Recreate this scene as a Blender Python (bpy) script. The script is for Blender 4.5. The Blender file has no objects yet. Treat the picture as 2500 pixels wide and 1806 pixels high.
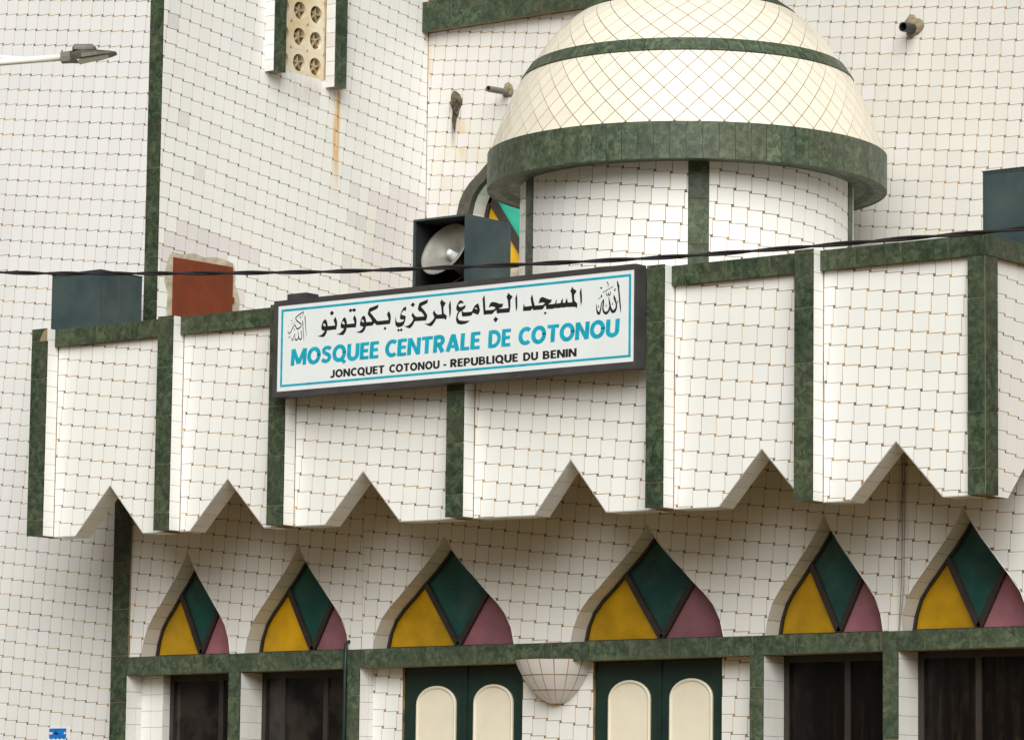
import bpy, bmesh, math, random
from mathutils import Vector, Matrix
R = math.radians
random.seed(7)
scene = bpy.context.scene
C = scene.collection

# ------------------------------------------------------------------ camera
cam_d = bpy.data.cameras.new("camera")
cam = bpy.data.objects.new("camera", cam_d)
C.objects.link(cam)
scene.camera = cam
CAM = Vector((22.0, -26.0945, 1.65))
CR = Vector((0.78157655, 0.62368462, 0.0124735))
CU = Vector((0.06698635, -0.10379111, 0.99234079))
CF = Vector((-0.62020232, 0.77475474, 0.12289905))
FPX = 9565.76                       # focal length in pixels of a 2500 px wide frame
cam.matrix_world = Matrix(((CR.x, CU.x, -CF.x, CAM.x), (CR.y, CU.y, -CF.y, CAM.y), (CR.z, CU.z, -CF.z, CAM.z), (0, 0, 0, 1)))
cam_d.sensor_width = 36.0
cam_d.lens = FPX / 2500 * 36.0
cam_d.clip_start = 0.5
cam_d.clip_end = 2000

# ------------------------------------------------------------------ world, sun, exposure
SUN_AZ, SUN_EL = R(38), R(38)       # azimuth from the facade's normal towards +X
TO_SUN = Vector((math.sin(SUN_AZ) * math.cos(SUN_EL), -math.cos(SUN_AZ) * math.cos(SUN_EL), math.sin(SUN_EL)))
world = bpy.data.worlds.new("World")
scene.world = world
world.use_nodes = True
nt = world.node_tree
sky = nt.nodes.new("ShaderNodeTexSky")
sky.sky_type = 'NISHITA'
sky.sun_disc = False
sky.sun_elevation = SUN_EL
sky.sun_rotation = math.atan2(TO_SUN.x, TO_SUN.y)
sky.air_density, sky.dust_density, sky.ozone_density = 1.0, 4.0, 1.0
hs = nt.nodes.new("ShaderNodeHueSaturation")
hs.inputs["Saturation"].default_value = 0.45      # a milky overcast sky
bg = nt.nodes["Background"]
bg.inputs["Strength"].default_value = 0.05
nt.links.new(sky.outputs[0], hs.inputs["Color"])
nt.links.new(hs.outputs[0], bg.inputs["Color"])
sun_d = bpy.data.lights.new("sun", 'SUN')
sun_d.energy = 4.2
sun_d.angle = R(54)
sun_d.color = (1.0, 0.99, 0.925)
sun = bpy.data.objects.new("sun", sun_d)
C.objects.link(sun)
sun.location = (10, -20, 30)
sun.rotation_euler = (-TO_SUN).to_track_quat('-Z', 'Y').to_euler()
scene.view_settings.view_transform = 'Standard'
scene.view_settings.look = 'None'
scene.view_settings.gamma = 1.0
scene.view_settings.exposure = 0.04
scene.view_settings.use_curve_mapping = False
scene.cycles.max_bounces = 4
scene.cycles.diffuse_bounces = 3
scene.cycles.glossy_bounces = 2
scene.cycles.transmission_bounces = 1
scene.cycles.caustics_reflective = False

# ------------------------------------------------------------------ materials
class NT:
    def __init__(s, name):
        s.m = bpy.data.materials.new(name); s.m.use_nodes = True
        s.t = s.m.node_tree; s.b = s.t.nodes["Principled BSDF"]
    def n(s, typ, **kw):
        x = s.t.nodes.new(typ)
        for k, v in kw.items():
            if k.startswith("i_"):
                key = k[2:].replace("_", " ")
                x.inputs[int(key) if key.isdigit() else key].default_value = v
            else: setattr(x, k, v)
        return x
    def l(s, a, b): s.t.links.new(a, b)
    def mix(s, fac, a, b, mode='MIX'):
        x = s.t.nodes.new("ShaderNodeMix"); x.data_type = 'RGBA'; x.blend_type = mode
        for inp, v in ((x.inputs[0], fac), (x.inputs[6], a), (x.inputs[7], b)):
            if hasattr(v, "links") or hasattr(v, "is_linked"): s.l(v, inp)
            elif isinstance(v, (int, float)): inp.default_value = v
            else: inp.default_value = (*v, 1)
        return x.outputs[2]
    def math(s, op, a, b=0.0, clamp=False):
        x = s.t.nodes.new("ShaderNodeMath"); x.operation = op; x.use_clamp = clamp
        for i, v in ((0, a), (1, b)):
            if isinstance(v, (int, float)): x.inputs[i].default_value = v
            else: s.l(v, x.inputs[i])
        return x.outputs[0]
    def noise(s, scale, detail=3, rough=0.55, vec=None, dist=0.0):
        x = s.n("ShaderNodeTexNoise"); x.inputs["Scale"].default_value = scale
        x.inputs["Detail"].default_value = detail; x.inputs["Roughness"].default_value = rough
        x.inputs["Distortion"].default_value = dist
        s.l(s.pos() if vec is None else vec, x.inputs["Vector"])
        return x.outputs[0]
    def pos(s): return s.n("ShaderNodeNewGeometry").outputs["Position"]
    def ramp(s, fac, stops):
        x = s.t.nodes.new("ShaderNodeValToRGB"); e = x.color_ramp.elements
        while len(e) < len(stops): e.new(0.5)
        for k, (p, c) in enumerate(stops):
            e[k].position = p; e[k].color = (*c, 1) if not isinstance(c, (int, float)) else (c, c, c, 1)
        s.l(fac, x.inputs[0]); return x.outputs[0]
    def rnd(s):     # one random number for each tile, joined or single
        at = s.n("ShaderNodeAttribute", attribute_name="rnd")
        oi = s.n("ShaderNodeObjectInfo")
        return s.math('FRACT', s.math('ADD', at.outputs["Fac"], oi.outputs["Random"]))
    def bump(s, h, strength=0.2, dist=0.01):
        x = s.n("ShaderNodeBump"); x.inputs["Strength"].default_value = strength; x.inputs["Distance"].default_value = dist
        s.l(h, x.inputs["Height"]); s.l(x.outputs[0], s.b.inputs["Normal"])
    def fin(s, color, rough=0.5, metal=0.0, spec=None):
        if isinstance(color, tuple): s.b.inputs["Base Color"].default_value = (*color, 1)
        else: s.l(color, s.b.inputs["Base Color"])
        if isinstance(rough, (int, float)): s.b.inputs["Roughness"].default_value = rough
        else: s.l(rough, s.b.inputs["Roughness"])
        s.b.inputs["Metallic"].default_value = metal
        if spec is not None: s.b.inputs["Specular IOR Level"].default_value = spec
        return s.m

def soft_box(k, axes, lo, hi, soft):
    """0..1 mask of a world-space box, with soft edges (axes: indices of x, y, z)."""
    sep = k.n("ShaderNodeSeparateXYZ"); k.l(k.pos(), sep.inputs[0])
    out = None
    for a, l0, h0, s0 in zip(axes, lo, hi, soft):
        v = sep.outputs[a]
        m1 = k.math('DIVIDE', k.math('SUBTRACT', v, l0), s0, True)
        m2 = k.math('DIVIDE', k.math('SUBTRACT', h0, v), s0, True)
        m = k.math('MULTIPLY', m1, m2)
        out = m if out is None else k.math('MULTIPLY', out, m)
    return out

def tile_material(name, base, stains=()):
    k = NT(name)
    r = k.rnd()
    col = k.ramp(r, [(0.0, tuple(c * .945 for c in base)), (0.2, tuple(c * .98 for c in base)), (0.6, base), (0.85, (base[0] * .975, base[1] * .968, base[2] * .965)), (1.0, (base[0] * .945, base[1] * .955, base[2] * .965))])
    col = k.mix(1.0, col, k.ramp(k.noise(0.55, 4), [(0.30, (0.95, 0.943, 0.93)), (0.62, (1, 1, 1))]), 'MULTIPLY')
    speck = k.ramp(k.noise(70, 2, 0.5), [(0.70, 0.0), (0.76, 0.45)])
    col = k.mix(speck, col, (0.50, 0.42, 0.30))
    for lo, hi, soft, c, amt, sc in stains:
        m = soft_box(k, (0, 1, 2), lo, hi, soft)
        mp = k.n("ShaderNodeMapping"); mp.inputs["Scale"].default_value = (sc, sc, sc * 0.16)
        k.l(k.pos(), mp.inputs[0])
        nz = k.ramp(k.noise(1.0, 4, 0.6, mp.outputs[0]), [(0.30, 0.0), (0.55, 1.0)])
        f = k.math('MULTIPLY', k.math('MULTIPLY', m, nz), amt, True)
        col = k.mix(f, col, c)
    return k.fin(col, k.math('ADD', 0.22, k.math('MULTIPLY', r, 0.15)), 0, 0.45)

def simple(name, c, rough=0.5, metal=0.0, var=0.12, scale=6, bump=0.0, spec=None):
    k = NT(name)
    n = k.noise(scale, 5, 0.6)
    col = k.mix(k.ramp(n, [(0.3, 0.0), (0.7, 1.0)]), tuple(x * (1 - var) for x in c), tuple(min(1, x * (1 + var)) for x in c))
    if bump: k.bump(k.noise(scale * 5, 4), bump, 0.01)
    return k.fin(col, rough, metal, spec)

def marble(name, dark, mid, light):
    k = NT(name)
    r = k.rnd()
    off = k.n("ShaderNodeVectorMath", operation='ADD'); k.l(k.pos(), off.inputs[0])
    cmb = k.n("ShaderNodeCombineXYZ")
    k.l(k.math('MULTIPLY', r, 13.0), cmb.inputs[0]); k.l(k.math('MULTIPLY', r, 7.0), cmb.inputs[2])
    k.l(cmb.outputs[0], off.inputs[1])
    n1 = k.noise(14, 6, 0.75, off.outputs[0], 0.6)
    n2 = k.noise(3.0, 3, 0.6, off.outputs[0])
    col = k.ramp(n1, [(0.36, dark), (0.49, mid), (0.62, light), (0.74, mid)])
    col = k.mix(k.ramp(n2, [(0.35, 0.55), (0.65, 0.0)]), col, dark)
    col = k.mix(k.ramp(k.noise(30, 3, 0.5, off.outputs[0]), [(0.60, 0.0), (0.76, 0.5)]), col, light)
    col = k.mix(k.math('MULTIPLY', r, 0.25), col, tuple(c * .8 for c in mid))
    dust = k.ramp(k.noise(1.6, 4), [(0.45, 0.0), (0.8, 0.22)])
    col = k.mix(dust, col, (0.20, 0.17, 0.11))
    return k.fin(col, k.ramp(k.noise(8, 3), [(0.3, 0.35), (0.7, 0.55)]), 0, 0.28)

def grout_material(name, a, b, c):
    k = NT(name)
    col = k.ramp(k.noise(7.5, 2, 0.4), [(0.32, a), (0.50, b), (0.66, c)])
    return k.fin(col, 0.9)

WHITE = (0.79, 0.798, 0.79)
M_tile = tile_material("white_glazed_tile", WHITE)
M_tile_T = tile_material("cool_white_glazed_tile", (0.75, 0.765, 0.775))
M_tile_R = tile_material("white_glazed_tile_rust_run", WHITE, [
    ((-5, 3.80, 8.25), (-4, 3.925, 10.2), (.01, .035, .8), (0.64, 0.36, 0.09), 1.15, 11),
    ((-5, 3.15, 9.20), (-4, 3.62, 9.56), (.01, .05, .25), (0.34, 0.27, 0.17), 0.5, 10),
    ((-5, 4.1, 6.5), (-4, 5.4, 8.6), (.01, .3, .5), (0.55, 0.45, 0.28), 0.22, 3)])
M_tile_M = tile_material("white_glazed_tile_drips", (0.675, 0.668, 0.645), [
    ((-4.02, 5, 9.02), (-3.92, 5.4, 9.5), (.03, .01, .25), (0.10, 0.08, 0.05), 0.95, 16),
    ((-3.95, 5, 8.75), (-3.78, 5.4, 9.5), (.05, .01, .4), (0.62, 0.42, 0.16), 0.75, 9),
    ((-4.36, 5, 9.7), (-4.28, 5.4, 10.3), (.03, .01, .3), (0.60, 0.38, 0.14), 0.6, 8),
    ((-4.36, 5, 7.0), (-3.0, 5.4, 9.3), (.3, .01, .5), (0.58, 0.50, 0.34), 0.28, 4)])
M_tile_L = tile_material("white_glazed_tile_sooted", WHITE, [
    ((4.36, .9, 3.4), (4.50, 1.3, 5.1), (.04, .01, .2), (0.20, 0.15, 0.09), 0.4, 14)])
M_lav = tile_material("lavender_grey_tile", (0.70, 0.68, 0.69))
M_dome = tile_material("cream_dome_tile", (0.775, 0.725, 0.615))
M_grout = grout_material("ochre_grout", (0.12, 0.08, 0.044), (0.27, 0.17, 0.075), (0.44, 0.26, 0.08))
M_dgrout = grout_material("dome_grout", (0.22, 0.135, 0.055), (0.29, 0.18, 0.07), (0.20, 0.125, 0.06))
M_joint = simple("pale_joint_mortar", (0.26, 0.21, 0.125), 0.9)
M_green = marble("green_marble", (0.014, 0.022, 0.013), (0.041, 0.064, 0.037), (0.105, 0.138, 0.080))
M_green2 = marble("weathered_green_marble", (0.023, 0.037, 0.024), (0.062, 0.090, 0.057), (0.145, 0.178, 0.112))
M_cement = simple("rough_cement", (0.42, 0.38, 0.29), 0.95, 0, 0.3, 9, 0.6)
M_soffit = simple("grey_render_soffit", (0.30, 0.22, 0.12), 0.9, 0, 0.15, 3, 0.2)
M_roof = simple("roof_screed", (0.40, 0.37, 0.32), 0.95, 0, 0.2, 2, 0.3)
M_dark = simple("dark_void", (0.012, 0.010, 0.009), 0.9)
M_red = simple("red_oxide_paint", (0.155, 0.029, 0.007), 0.6, 0, 0.25, 3, 0.08)
M_case = simple("charcoal_sign_casing", (0.050, 0.047, 0.050), 0.5, 0.1, 0.25, 5)
M_face = simple("white_sign_panel", (0.69, 0.735, 0.75), 0.35, 0, 0.03, 3)
M_teal = simple("teal_sign_print", (0.006, 0.33, 0.47), 0.4, 0, 0.22, 14)
M_ink = simple("black_sign_print", (0.012, 0.011, 0.012), 0.45)
M_frame = simple("dark_brown_window_frame", (0.030, 0.023, 0.019), 0.5, 0, 0.3, 8)
def pane_mat(name, c, rough=0.32):
    k = NT(name)
    col = k.mix(k.ramp(k.noise(3.5, 4), [(0.3, 0.0), (0.7, 1.0)]), tuple(x * .72 for x in c), tuple(x * 1.2 for x in c))
    r = k.rnd()
    col = k.mix(1.0, col, k.ramp(r, [(0.0, (0.78, 0.80, 0.82)), (0.6, (1, 1, 1)), (1.0, (1.25, 1.22, 1.2))]), 'MULTIPLY')
    dust = k.ramp(k.noise(2.2, 5, 0.6), [(0.50, 0.0), (0.80, 0.22)])
    col = k.mix(dust, col, (0.22, 0.20, 0.16))
    k.bump(k.noise(28, 2), 0.25, 0.006)
    return k.fin(col, rough, 0, 0.5)
M_yel = pane_mat("amber_pane", (0.48, 0.270, 0.004))
M_tealp = pane_mat("bottle_green_pane", (0.012, 0.072, 0.060), 0.14)
M_pink = pane_mat("mauve_pane", (0.31, 0.125, 0.160))
M_yel2 = pane_mat("yellow_pane", (0.75, 0.43, 0.005))
M_teal2 = pane_mat("turquoise_pane", (0.03, 0.42, 0.30))
M_glass = NT("dark_window_glass"); M_glass = M_glass.fin(M_glass.mix(M_glass.ramp(M_glass.noise(2.2, 4), [(0.42, 0.0), (0.60, 1.0)]), (0.008, 0.007, 0.006), (0.034, 0.028, 0.023)), 0.06, 0, 0.5)
def curtain():
    k = NT("smoky_glass_with_curtain")
    mp = k.n("ShaderNodeMapping"); mp.inputs["Scale"].default_value = (16, 16, 1.2); k.l(k.pos(), mp.inputs[0])
    n = k.noise(1.0, 5, 0.65, mp.outputs[0])
    n2 = k.noise(2.6, 4, 0.7)
    f = k.math('MULTIPLY', k.ramp(n, [(0.46, 0.0), (0.72, 1.0)]), k.ramp(n2, [(0.42, 0.0), (0.66, 1.0)]))
    return k.fin(k.mix(f, (0.004, 0.003, 0.003), (0.040, 0.028, 0.017)), 0.30, 0, 0.18)
M_curt = curtain()
M_doorg = simple("dark_green_door_paint", (0.006, 0.024, 0.018), 0.45, 0, 0.3, 5, 0.05)
M_cream = simple("cream_door_panel_paint", (0.74, 0.69, 0.56), 0.5, 0, 0.05, 4, 0.04)
def cabinet():
    k = NT("blue_grey_cabinet_paint")
    col = k.mix(k.ramp(k.noise(2.5, 5), [(0.3, 0.0), (0.7, 1.0)]), (0.024, 0.046, 0.056), (0.058, 0.082, 0.080))
    mp = k.n("ShaderNodeMapping"); mp.inputs["Scale"].default_value = (9, 9, 0.6); k.l(k.pos(), mp.inputs[0])
    col = k.mix(k.ramp(k.noise(1.0, 3, 0.5, mp.outputs[0]), [(0.64, 0.0), (0.74, 0.5)]), col, (0.16, 0.085, 0.03))
    return k.fin(col, 0.6, 0, 0.3)
M_cab = cabinet()
M_cabin = simple("black_cabinet_inside", (0.008, 0.010, 0.011), 0.8)
M_horn = simple("grey_horn_paint", (0.23, 0.225, 0.20), 0.4, 0.0, 0.25, 7)
M_pvc = simple("grey_plastic_pipe", (0.15, 0.13, 0.11), 0.5, 0, 0.2, 8)
M_pvcd = simple("dark_plastic_pipe", (0.022, 0.022, 0.022), 0.5, 0, 0.3, 8)
M_wire = simple("black_cable_sheath", (0.018, 0.016, 0.018), 0.55, 0, 0.3, 20)
M_white = simple("white_pole_paint", (0.80, 0.79, 0.76), 0.4, 0, 0.05, 4)
M_alu = simple("cast_grey_lamp_housing", (0.11, 0.10, 0.085), 0.5, 0.3, 0.25, 12, 0.1)
M_ventc = NT("stained_vent_concrete"); M_ventc = M_ventc.fin(M_ventc.mix(M_ventc.ramp(M_ventc.noise(4, 5), [(0.38, 0.0), (0.7, 0.85)]), (0.72, 0.66, 0.53), (0.60, 0.42, 0.19)), 0.85)
M_star = simple("ochre_star_concrete", (0.36, 0.28, 0.15), 0.9, 0, 0.35, 9)
M_rim = simple("dark_weathered_rim", (0.075, 0.068, 0.052), 0.85, 0, 0.4, 10, 0.3)
M_collar = simple("brown_mortar_collar", (0.24, 0.20, 0.13), 0.95, 0, 0.45, 25, 0.8)
M_scar = simple("broken_dark_mortar", (0.10, 0.078, 0.050), 0.95, 0, 0.65, 22, 1.0)
M_blue = simple("blue_enamel", (0.006, 0.16, 0.55), 0.35, 0, 0.35, 30)
M_platew = simple("white_enamel", (0.75, 0.74, 0.78), 0.35, 0, 0.06, 12)
M_plateg = simple("pale_green_print", (0.26, 0.48, 0.30), 0.4, 0, 0.3, 40)
M_asph = simple("asphalt", (0.055, 0.052, 0.048), 0.9, 0, 0.3, 8, 0.4)
M_earth = simple("sandy_earth", (0.24, 0.165, 0.07), 0.95, 0, 0.2, 1.5, 0.3)
M_pave = simple("paving_concrete", (0.22, 0.155, 0.07), 0.9, 0, 0.15, 3, 0.2)

# ------------------------------------------------------------------ helpers
def mesh_obj(name, verts, faces, mat, parent=None, loc=(0, 0, 0), smooth=False):
    me = bpy.data.meshes.new(name)
    me.from_pydata([tuple(v) for v in verts], [], faces)
    for m in (mat if isinstance(mat, (list, tuple)) else [mat]): me.materials.append(m)
    if smooth: me.polygons.foreach_set("use_smooth", [True] * len(me.polygons))
    me.update()
    return link(name, me, parent, loc)

def link(name, me, parent=None, loc=(0, 0, 0)):
    o = bpy.data.objects.new(name, me)
    C.objects.link(o)
    o.location = loc
    if parent is not None: o.parent = parent
    return o

class MB:
    """Collects shapes (world coordinates) into ONE mesh."""
    def __init__(s, base=(0, 0, 0)): s.v, s.f, s.b = [], [], Vector(base)
    def add(s, vs, fs):
        k = len(s.v); s.v += [Vector(v) - s.b for v in vs]; s.f += [tuple(i + k for i in f) for f in fs]; return s
    def box(s, x0, x1, y0, y1, z0, z1):
        vs = [(x, y, z) for z in (z0, z1) for y in (y0, y1) for x in (x0, x1)]
        return s.add(vs, [(0, 2, 3, 1), (4, 5, 7, 6), (0, 1, 5, 4), (2, 6, 7, 3), (0, 4, 6, 2), (1, 3, 7, 5)])
    def prism(s, fr, poly, w0, w1):
        n = len(poly)
        vs = [fr.p(u, v, w1) for u, v in poly] + [fr.p(u, v, w0) for u, v in poly]
        fs = [tuple(range(n)), tuple(range(2 * n - 1, n - 1, -1))] + [(i, i + n, (i + 1) % n + n, (i + 1) % n) for i in range(n)]
        return s.add(vs, fs)
    def tube(s, pts, rad, seg=10, caps=True):
        pts = [Vector(p) for p in pts]; n = len(pts); rads = rad if isinstance(rad, (list, tuple)) else [rad] * n
        ref = Vector((0, 0, 1)); vs = []; fs = []
        for i, p in enumerate(pts):
            d = (pts[min(i + 1, n - 1)] - pts[max(i - 1, 0)]).normalized()
            if abs(d.dot(ref)) > .98: a = Vector((1, 0, 0)).cross(d).normalized()
            else: a = ref.cross(d).normalized()
            b = d.cross(a)
            for k in range(seg):
                t = 2 * math.pi * k / seg
                vs.append(p + (a * math.cos(t) + b * math.sin(t)) * rads[i])
        for i in range(n - 1):
            for k in range(seg):
                k2 = (k + 1) % seg
                fs.append((i * seg + k, i * seg + k2, (i + 1) * seg + k2, (i + 1) * seg + k))
        if caps: fs += [tuple(range(seg - 1, -1, -1)), tuple((n - 1) * seg + k for k in range(seg))]
        return s.add(vs, fs)
    def lathe(s, o, ax, prof, seg=48, a0=0.0, a1=2 * math.pi):
        """prof: list of (radius, height) about axis ax through o."""
        ax = Vector(ax).normalized(); o = Vector(o)
        e1 = (Vector((1, 0, 0)) if abs(ax.z) > .9 else Vector((0, 0, 1)).cross(ax)).normalized(); e2 = ax.cross(e1)
        full = abs(a1 - a0 - 2 * math.pi) < 1e-6; m = seg if full else seg + 1
        vs = [o + ax * h + (e1 * math.cos(a0 + (a1 - a0) * k / seg) + e2 * math.sin(a0 + (a1 - a0) * k / seg)) * r for r, h in prof for k in range(m)]
        fs = []
        for i in range(len(prof) - 1):
            for k in range(seg):
                k2 = (k + 1) % m
                fs.append((i * m + k, i * m + k2, (i + 1) * m + k2, (i + 1) * m + k))
        return s.add(vs, fs)
    def build(s, name, mat, parent=None, smooth=False):
        return mesh_obj(name, s.v, s.f, mat, parent, (0, 0, 0) if parent is not None else s.b, smooth)

class Frame:
    """A plane: o + u*U + v*V + w*N, with N = U x V pointing out of the solid."""
    def __init__(s, o, U, V): s.o, s.U, s.V = Vector(o), Vector(U).normalized(), Vector(V).normalized(); s.N = s.U.cross(s.V)
    def p(s, u, v, w=0.0): return s.o + s.U * u + s.V * v + s.N * w
def front(y): return Frame((0, y, 0), (1, 0, 0), (0, 0, 1))     # faces -Y, u = x, v = z
def right(x): return Frame((x, 0, 0), (0, 1, 0), (0, 0, 1))     # faces +X, u = y, v = z

def clip(poly, a, b, c):
    """Keep the part of poly with a*u + b*v <= c."""
    out = []
    for i in range(len(poly)):
        p, q = poly[i], poly[(i + 1) % len(poly)]
        dp, dq = a * p[0] + b * p[1] - c, a * q[0] + b * q[1] - c
        if dp <= 0: out.append(p)
        if dp * dq < 0:
            t = dp / (dp - dq); out.append((p[0] + (q[0] - p[0]) * t, p[1] + (q[1] - p[1]) * t))
    return out
def clip_rect(poly, u0, u1, v0, v1):
    for a, b, c in ((-1, 0, -u0), (1, 0, u1), (0, -1, -v0), (0, 1, v1)):
        poly = clip(poly, a, b, c)
        if len(poly) < 3: return []
    out = []
    for p in poly:
        if not out or abs(p[0] - out[-1][0]) + abs(p[1] - out[-1][1]) > 1e-5: out.append(p)
    if len(out) > 1 and abs(out[0][0] - out[-1][0]) + abs(out[0][1] - out[-1][1]) < 1e-5: out.pop()
    return out
def area(poly): return 0.5 * sum(poly[i][0] * poly[(i + 1) % len(poly)][1] - poly[(i + 1) % len(poly)][0] * poly[i][1] for i in range(len(poly)))

def px(P):
    d = P - CAM; z = d.dot(CF)
    return 1250 + FPX * d.dot(CR) / z, 903 - FPX * d.dot(CU) / z, z

def thing(name, label, cat, loc=(0, 0, 0), group=None):
    o = bpy.data.objects.new(name, None); C.objects.link(o)
    o.empty_display_size = 0.3; o.location = loc
    return tag(o, label, cat, group)
def tag(o, label, cat, group=None):
    o["label"] = label; o["category"] = cat
    if group: o["group"] = group
    return o
def structure(o): o["kind"] = "structure"; return o

TS, TT, TJ, TD = 0.152, 0.0204, 0.0050, 0.0025     # white tile: side, pin-wheel step, joint, thickness
class Tiler:
    """Collects the white tiles of one thing; the 300 that show largest become objects, the rest one 'stuff' part for each face."""
    def __init__(s, base, limit=300): s.b, s.rec, s.limit, s.shared = Vector(base), [], limit, {}
    def add(s, part, verts, n, mat, key=None, org=None, vis=True):
        """verts: world coordinates, first n = outer outline (ccw from outside), next n = back outline."""
        c = sum(verts[:n], Vector()) / n
        nrm = Vector()
        for i in range(n): nrm += (verts[i] - c).cross(verts[(i + 1) % n] - c)
        A = nrm.length / 2
        x, y, z = px(c)
        show = A * max(0.0, nrm.normalized().dot((CAM - c).normalized())) / z ** 2 * 1e6 if A > 0 else 0
        if not (-10 < x < 2510 and -10 < y < 1816) or not vis: show = 0
        if callable(vis) and show and not vis(x, y): show = 0
        s.rec.append((show, part, verts, n, mat, key, org))
    def lattice(s, part, fr, region, org, mat, vis=True, pick=None, name=None):
        us = [p[0] for p in region]; vs = [p[1] for p in region]
        u0, u1, v0, v1 = min(us), max(us), min(vs), max(vs)
        L2 = TS * TS + TT * TT
        cs = [((u - org[0]), (v - org[1])) for u in (u0, u1) for v in (v0, v1)]
        I = [(a * TS - b * TT) / L2 for a, b in cs]; J = [(a * TT + b * TS) / L2 for a, b in cs]
        for i in range(int(min(I)) - 2, int(max(I)) + 3):
            for j in range(int(min(J)) - 2, int(max(J)) + 3):
                a = org[0] + i * TS + j * TT + TT / 2; b = org[1] - i * TT + j * TS - TT / 2
                jt = 0.0007 * math.sin(i * 12.9 + j * 7.3)
                jv = 0.0007 * math.sin(i * 5.1 + j * 17.7)
                a += jt; b += jv
                if a > u1 or a + TS < u0 or b > v1 or b + TS < v0: continue
                poly = clip_rect(region, a, a + TS - TJ, b, b + TS - TJ)
                if len(poly) < 3 or area(poly) < 2.5e-4: continue
                m = mat if pick is None else pick(a + TS / 2, b + TS / 2, mat)
                full = len(poly) == 4 and area(poly) > (TS - TJ) ** 2 * .999
                vv = [fr.p(u, v, 0) for u, v in poly] + [fr.p(u, v, -TD) for u, v in poly]
                s.add(part, vv, len(poly), m, (round(fr.N.x), round(fr.N.y), m.name) if full and fr.N.z == 0 else None, vv[0] if full and fr.N.z == 0 else None, vis)
    def grid(s, part, fr, u0, u1, v0, v1, mat, vis=True, pu=0.15, pv=0.15, v_off=0.0, u_off=0.0):
        v = v0 + v_off
        while v > v0: v -= pv
        while v < v1 - .004:
            u = u0 + u_off
            while u > u0: u -= pu
            while u < u1 - .004:
                a, b, c, d = max(u, u0), min(u + pu - .0035, u1), max(v, v0), min(v + pv - .0035, v1)
                if b - a > .008 and d - c > .008:
                    poly = [(a, c), (b, c), (b, d), (a, d)]
                    s.add(part, [fr.p(*q) for q in poly] + [fr.p(q[0], q[1], -TD) for q in poly], 4, mat, None, None, vis)
                u += pu
            v += pv
    def finish(s):
        s.rec.sort(key=lambda r: -r[0])
        rest = {}
        for k, (show, part, verts, n, mat, key, org) in enumerate(s.rec):
            if k < s.limit and show > 0:
                fs = [tuple(range(n))] + [(i, i + n, (i + 1) % n + n, (i + 1) % n) for i in range(n)]
                if key is not None:
                    if key not in s.shared:
                        o = mesh_obj("tile", [v - org for v in verts], fs, mat, part, org - s.b); s.shared[key] = o.data
                    else: link("tile", s.shared[key], part, org - s.b)
                else:
                    mesh_obj("tile", [v - verts[0] for v in verts], fs, mat, part, verts[0] - s.b)
            else: rest.setdefault(part, []).append((verts, n, mat))
        for part, lst in rest.items():
            V, F, mi, rn, mats = [], [], [], [], []
            for verts, n, mat in lst:
                k = len(V); V += [v - s.b for v in verts]; r = random.random()
                if mat not in mats: mats.append(mat)
                for f in [tuple(range(n))] + [(i, i + n, (i + 1) % n + n, (i + 1) % n) for i in range(n)]:
                    F.append(tuple(q + k for q in f)); mi.append(mats.index(mat)); rn.append(r)
            o = mesh_obj("tile_field", V, F, mats, part); o["kind"] = "stuff"
            o.data.polygons.foreach_set("material_index", mi)
            at = o.data.attributes.new("rnd", 'FLOAT', 'FACE'); at.data.foreach_set("value", rn)

def clad(part, base, fr, u0, u1, v0, v1, mat, pu, pv, d=0.008, u_off=0.0, v_off=0.0, name="marble_tile", j=0.0045):
    """Green marble pieces, each an object, proud of the mortar core they sit on (their face is the plane of fr)."""
    v = v0 + v_off
    while v > v0 + 1e-6: v -= pv
    while v < v1 - .01:
        u = u0 + u_off
        while u > u0 + 1e-6: u -= pu
        while u < u1 - .01:
            a, b, c, e = max(u, u0), min(u + pu - j, u1), max(v, v0), min(v + pv - j, v1)
            if b - a > .01 and e - c > .01:
                w = random.uniform(-.0008, .0008)
                m = MB(base).prism(fr, [(a, c), (b, c), (b, e), (a, e)], -d, w)
                org = m.v[0].copy()
                mesh_obj(name, [q - org for q in m.v], m.f, mat, part, org)
            u += pu
        v += pv

def bar(fr, p, q, w, t0, t1):
    """A flat bar of width w from p to q in frame fr, between depths t0 and t1: polygon for MB.prism."""
    d = Vector((q[0] - p[0], q[1] - p[1])).normalized() * (w / 2); n = (-d.y, d.x)
    return [(p[0] - n[0], p[1] - n[1]), (q[0] - n[0], q[1] - n[1]), (q[0] + n[0], q[1] + n[1]), (p[0] + n[0], p[1] + n[1])]

# ------------------------------------------------------------------ the place: planes of the building (metres)
YP, YL, YT, YM, XR = 0.0, 1.0245, 1.2575, 5.32, -4.345
ZROOF, ZSOF, ZCT, ZCB = 6.30, 5.06, 6.54, 6.375
def zb(x): return 4.540 - 0.0085 * x            # bottom edge of the parapet (it sags a little to the right)
def zbt(x): return 3.505 + 0.0030 * x           # top of the green band
def zbb(x): return 3.337 + 0.0045 * x           # bottom of the green band

def cop_line(x): return 812 - 0.099 * (x - 75)
def hid_parapet(x, y): return x > 66 and cop_line(x) < y < 1305 - .034 * x
def vis_T(x, y): return not hid_parapet(x, y) and not (x > 270 and y > 1150) and x < 380
def vis_R(x, y): return not hid_parapet(x, y) and x < 1045
def vis_M(x, y): return not hid_parapet(x, y) and not (1262 < x < 2092 and y > 380) and not (((x - 1680) / 490) ** 2 + ((y - 350) / 360) ** 2 < 1)
def vis_P(x, y): return not (668 < x < 1575 and 736 - .107 * (x - 668) < y < 970 - .085 * (x - 668))
def vis_L(x, y): return y > 1300 - .035 * x

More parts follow.
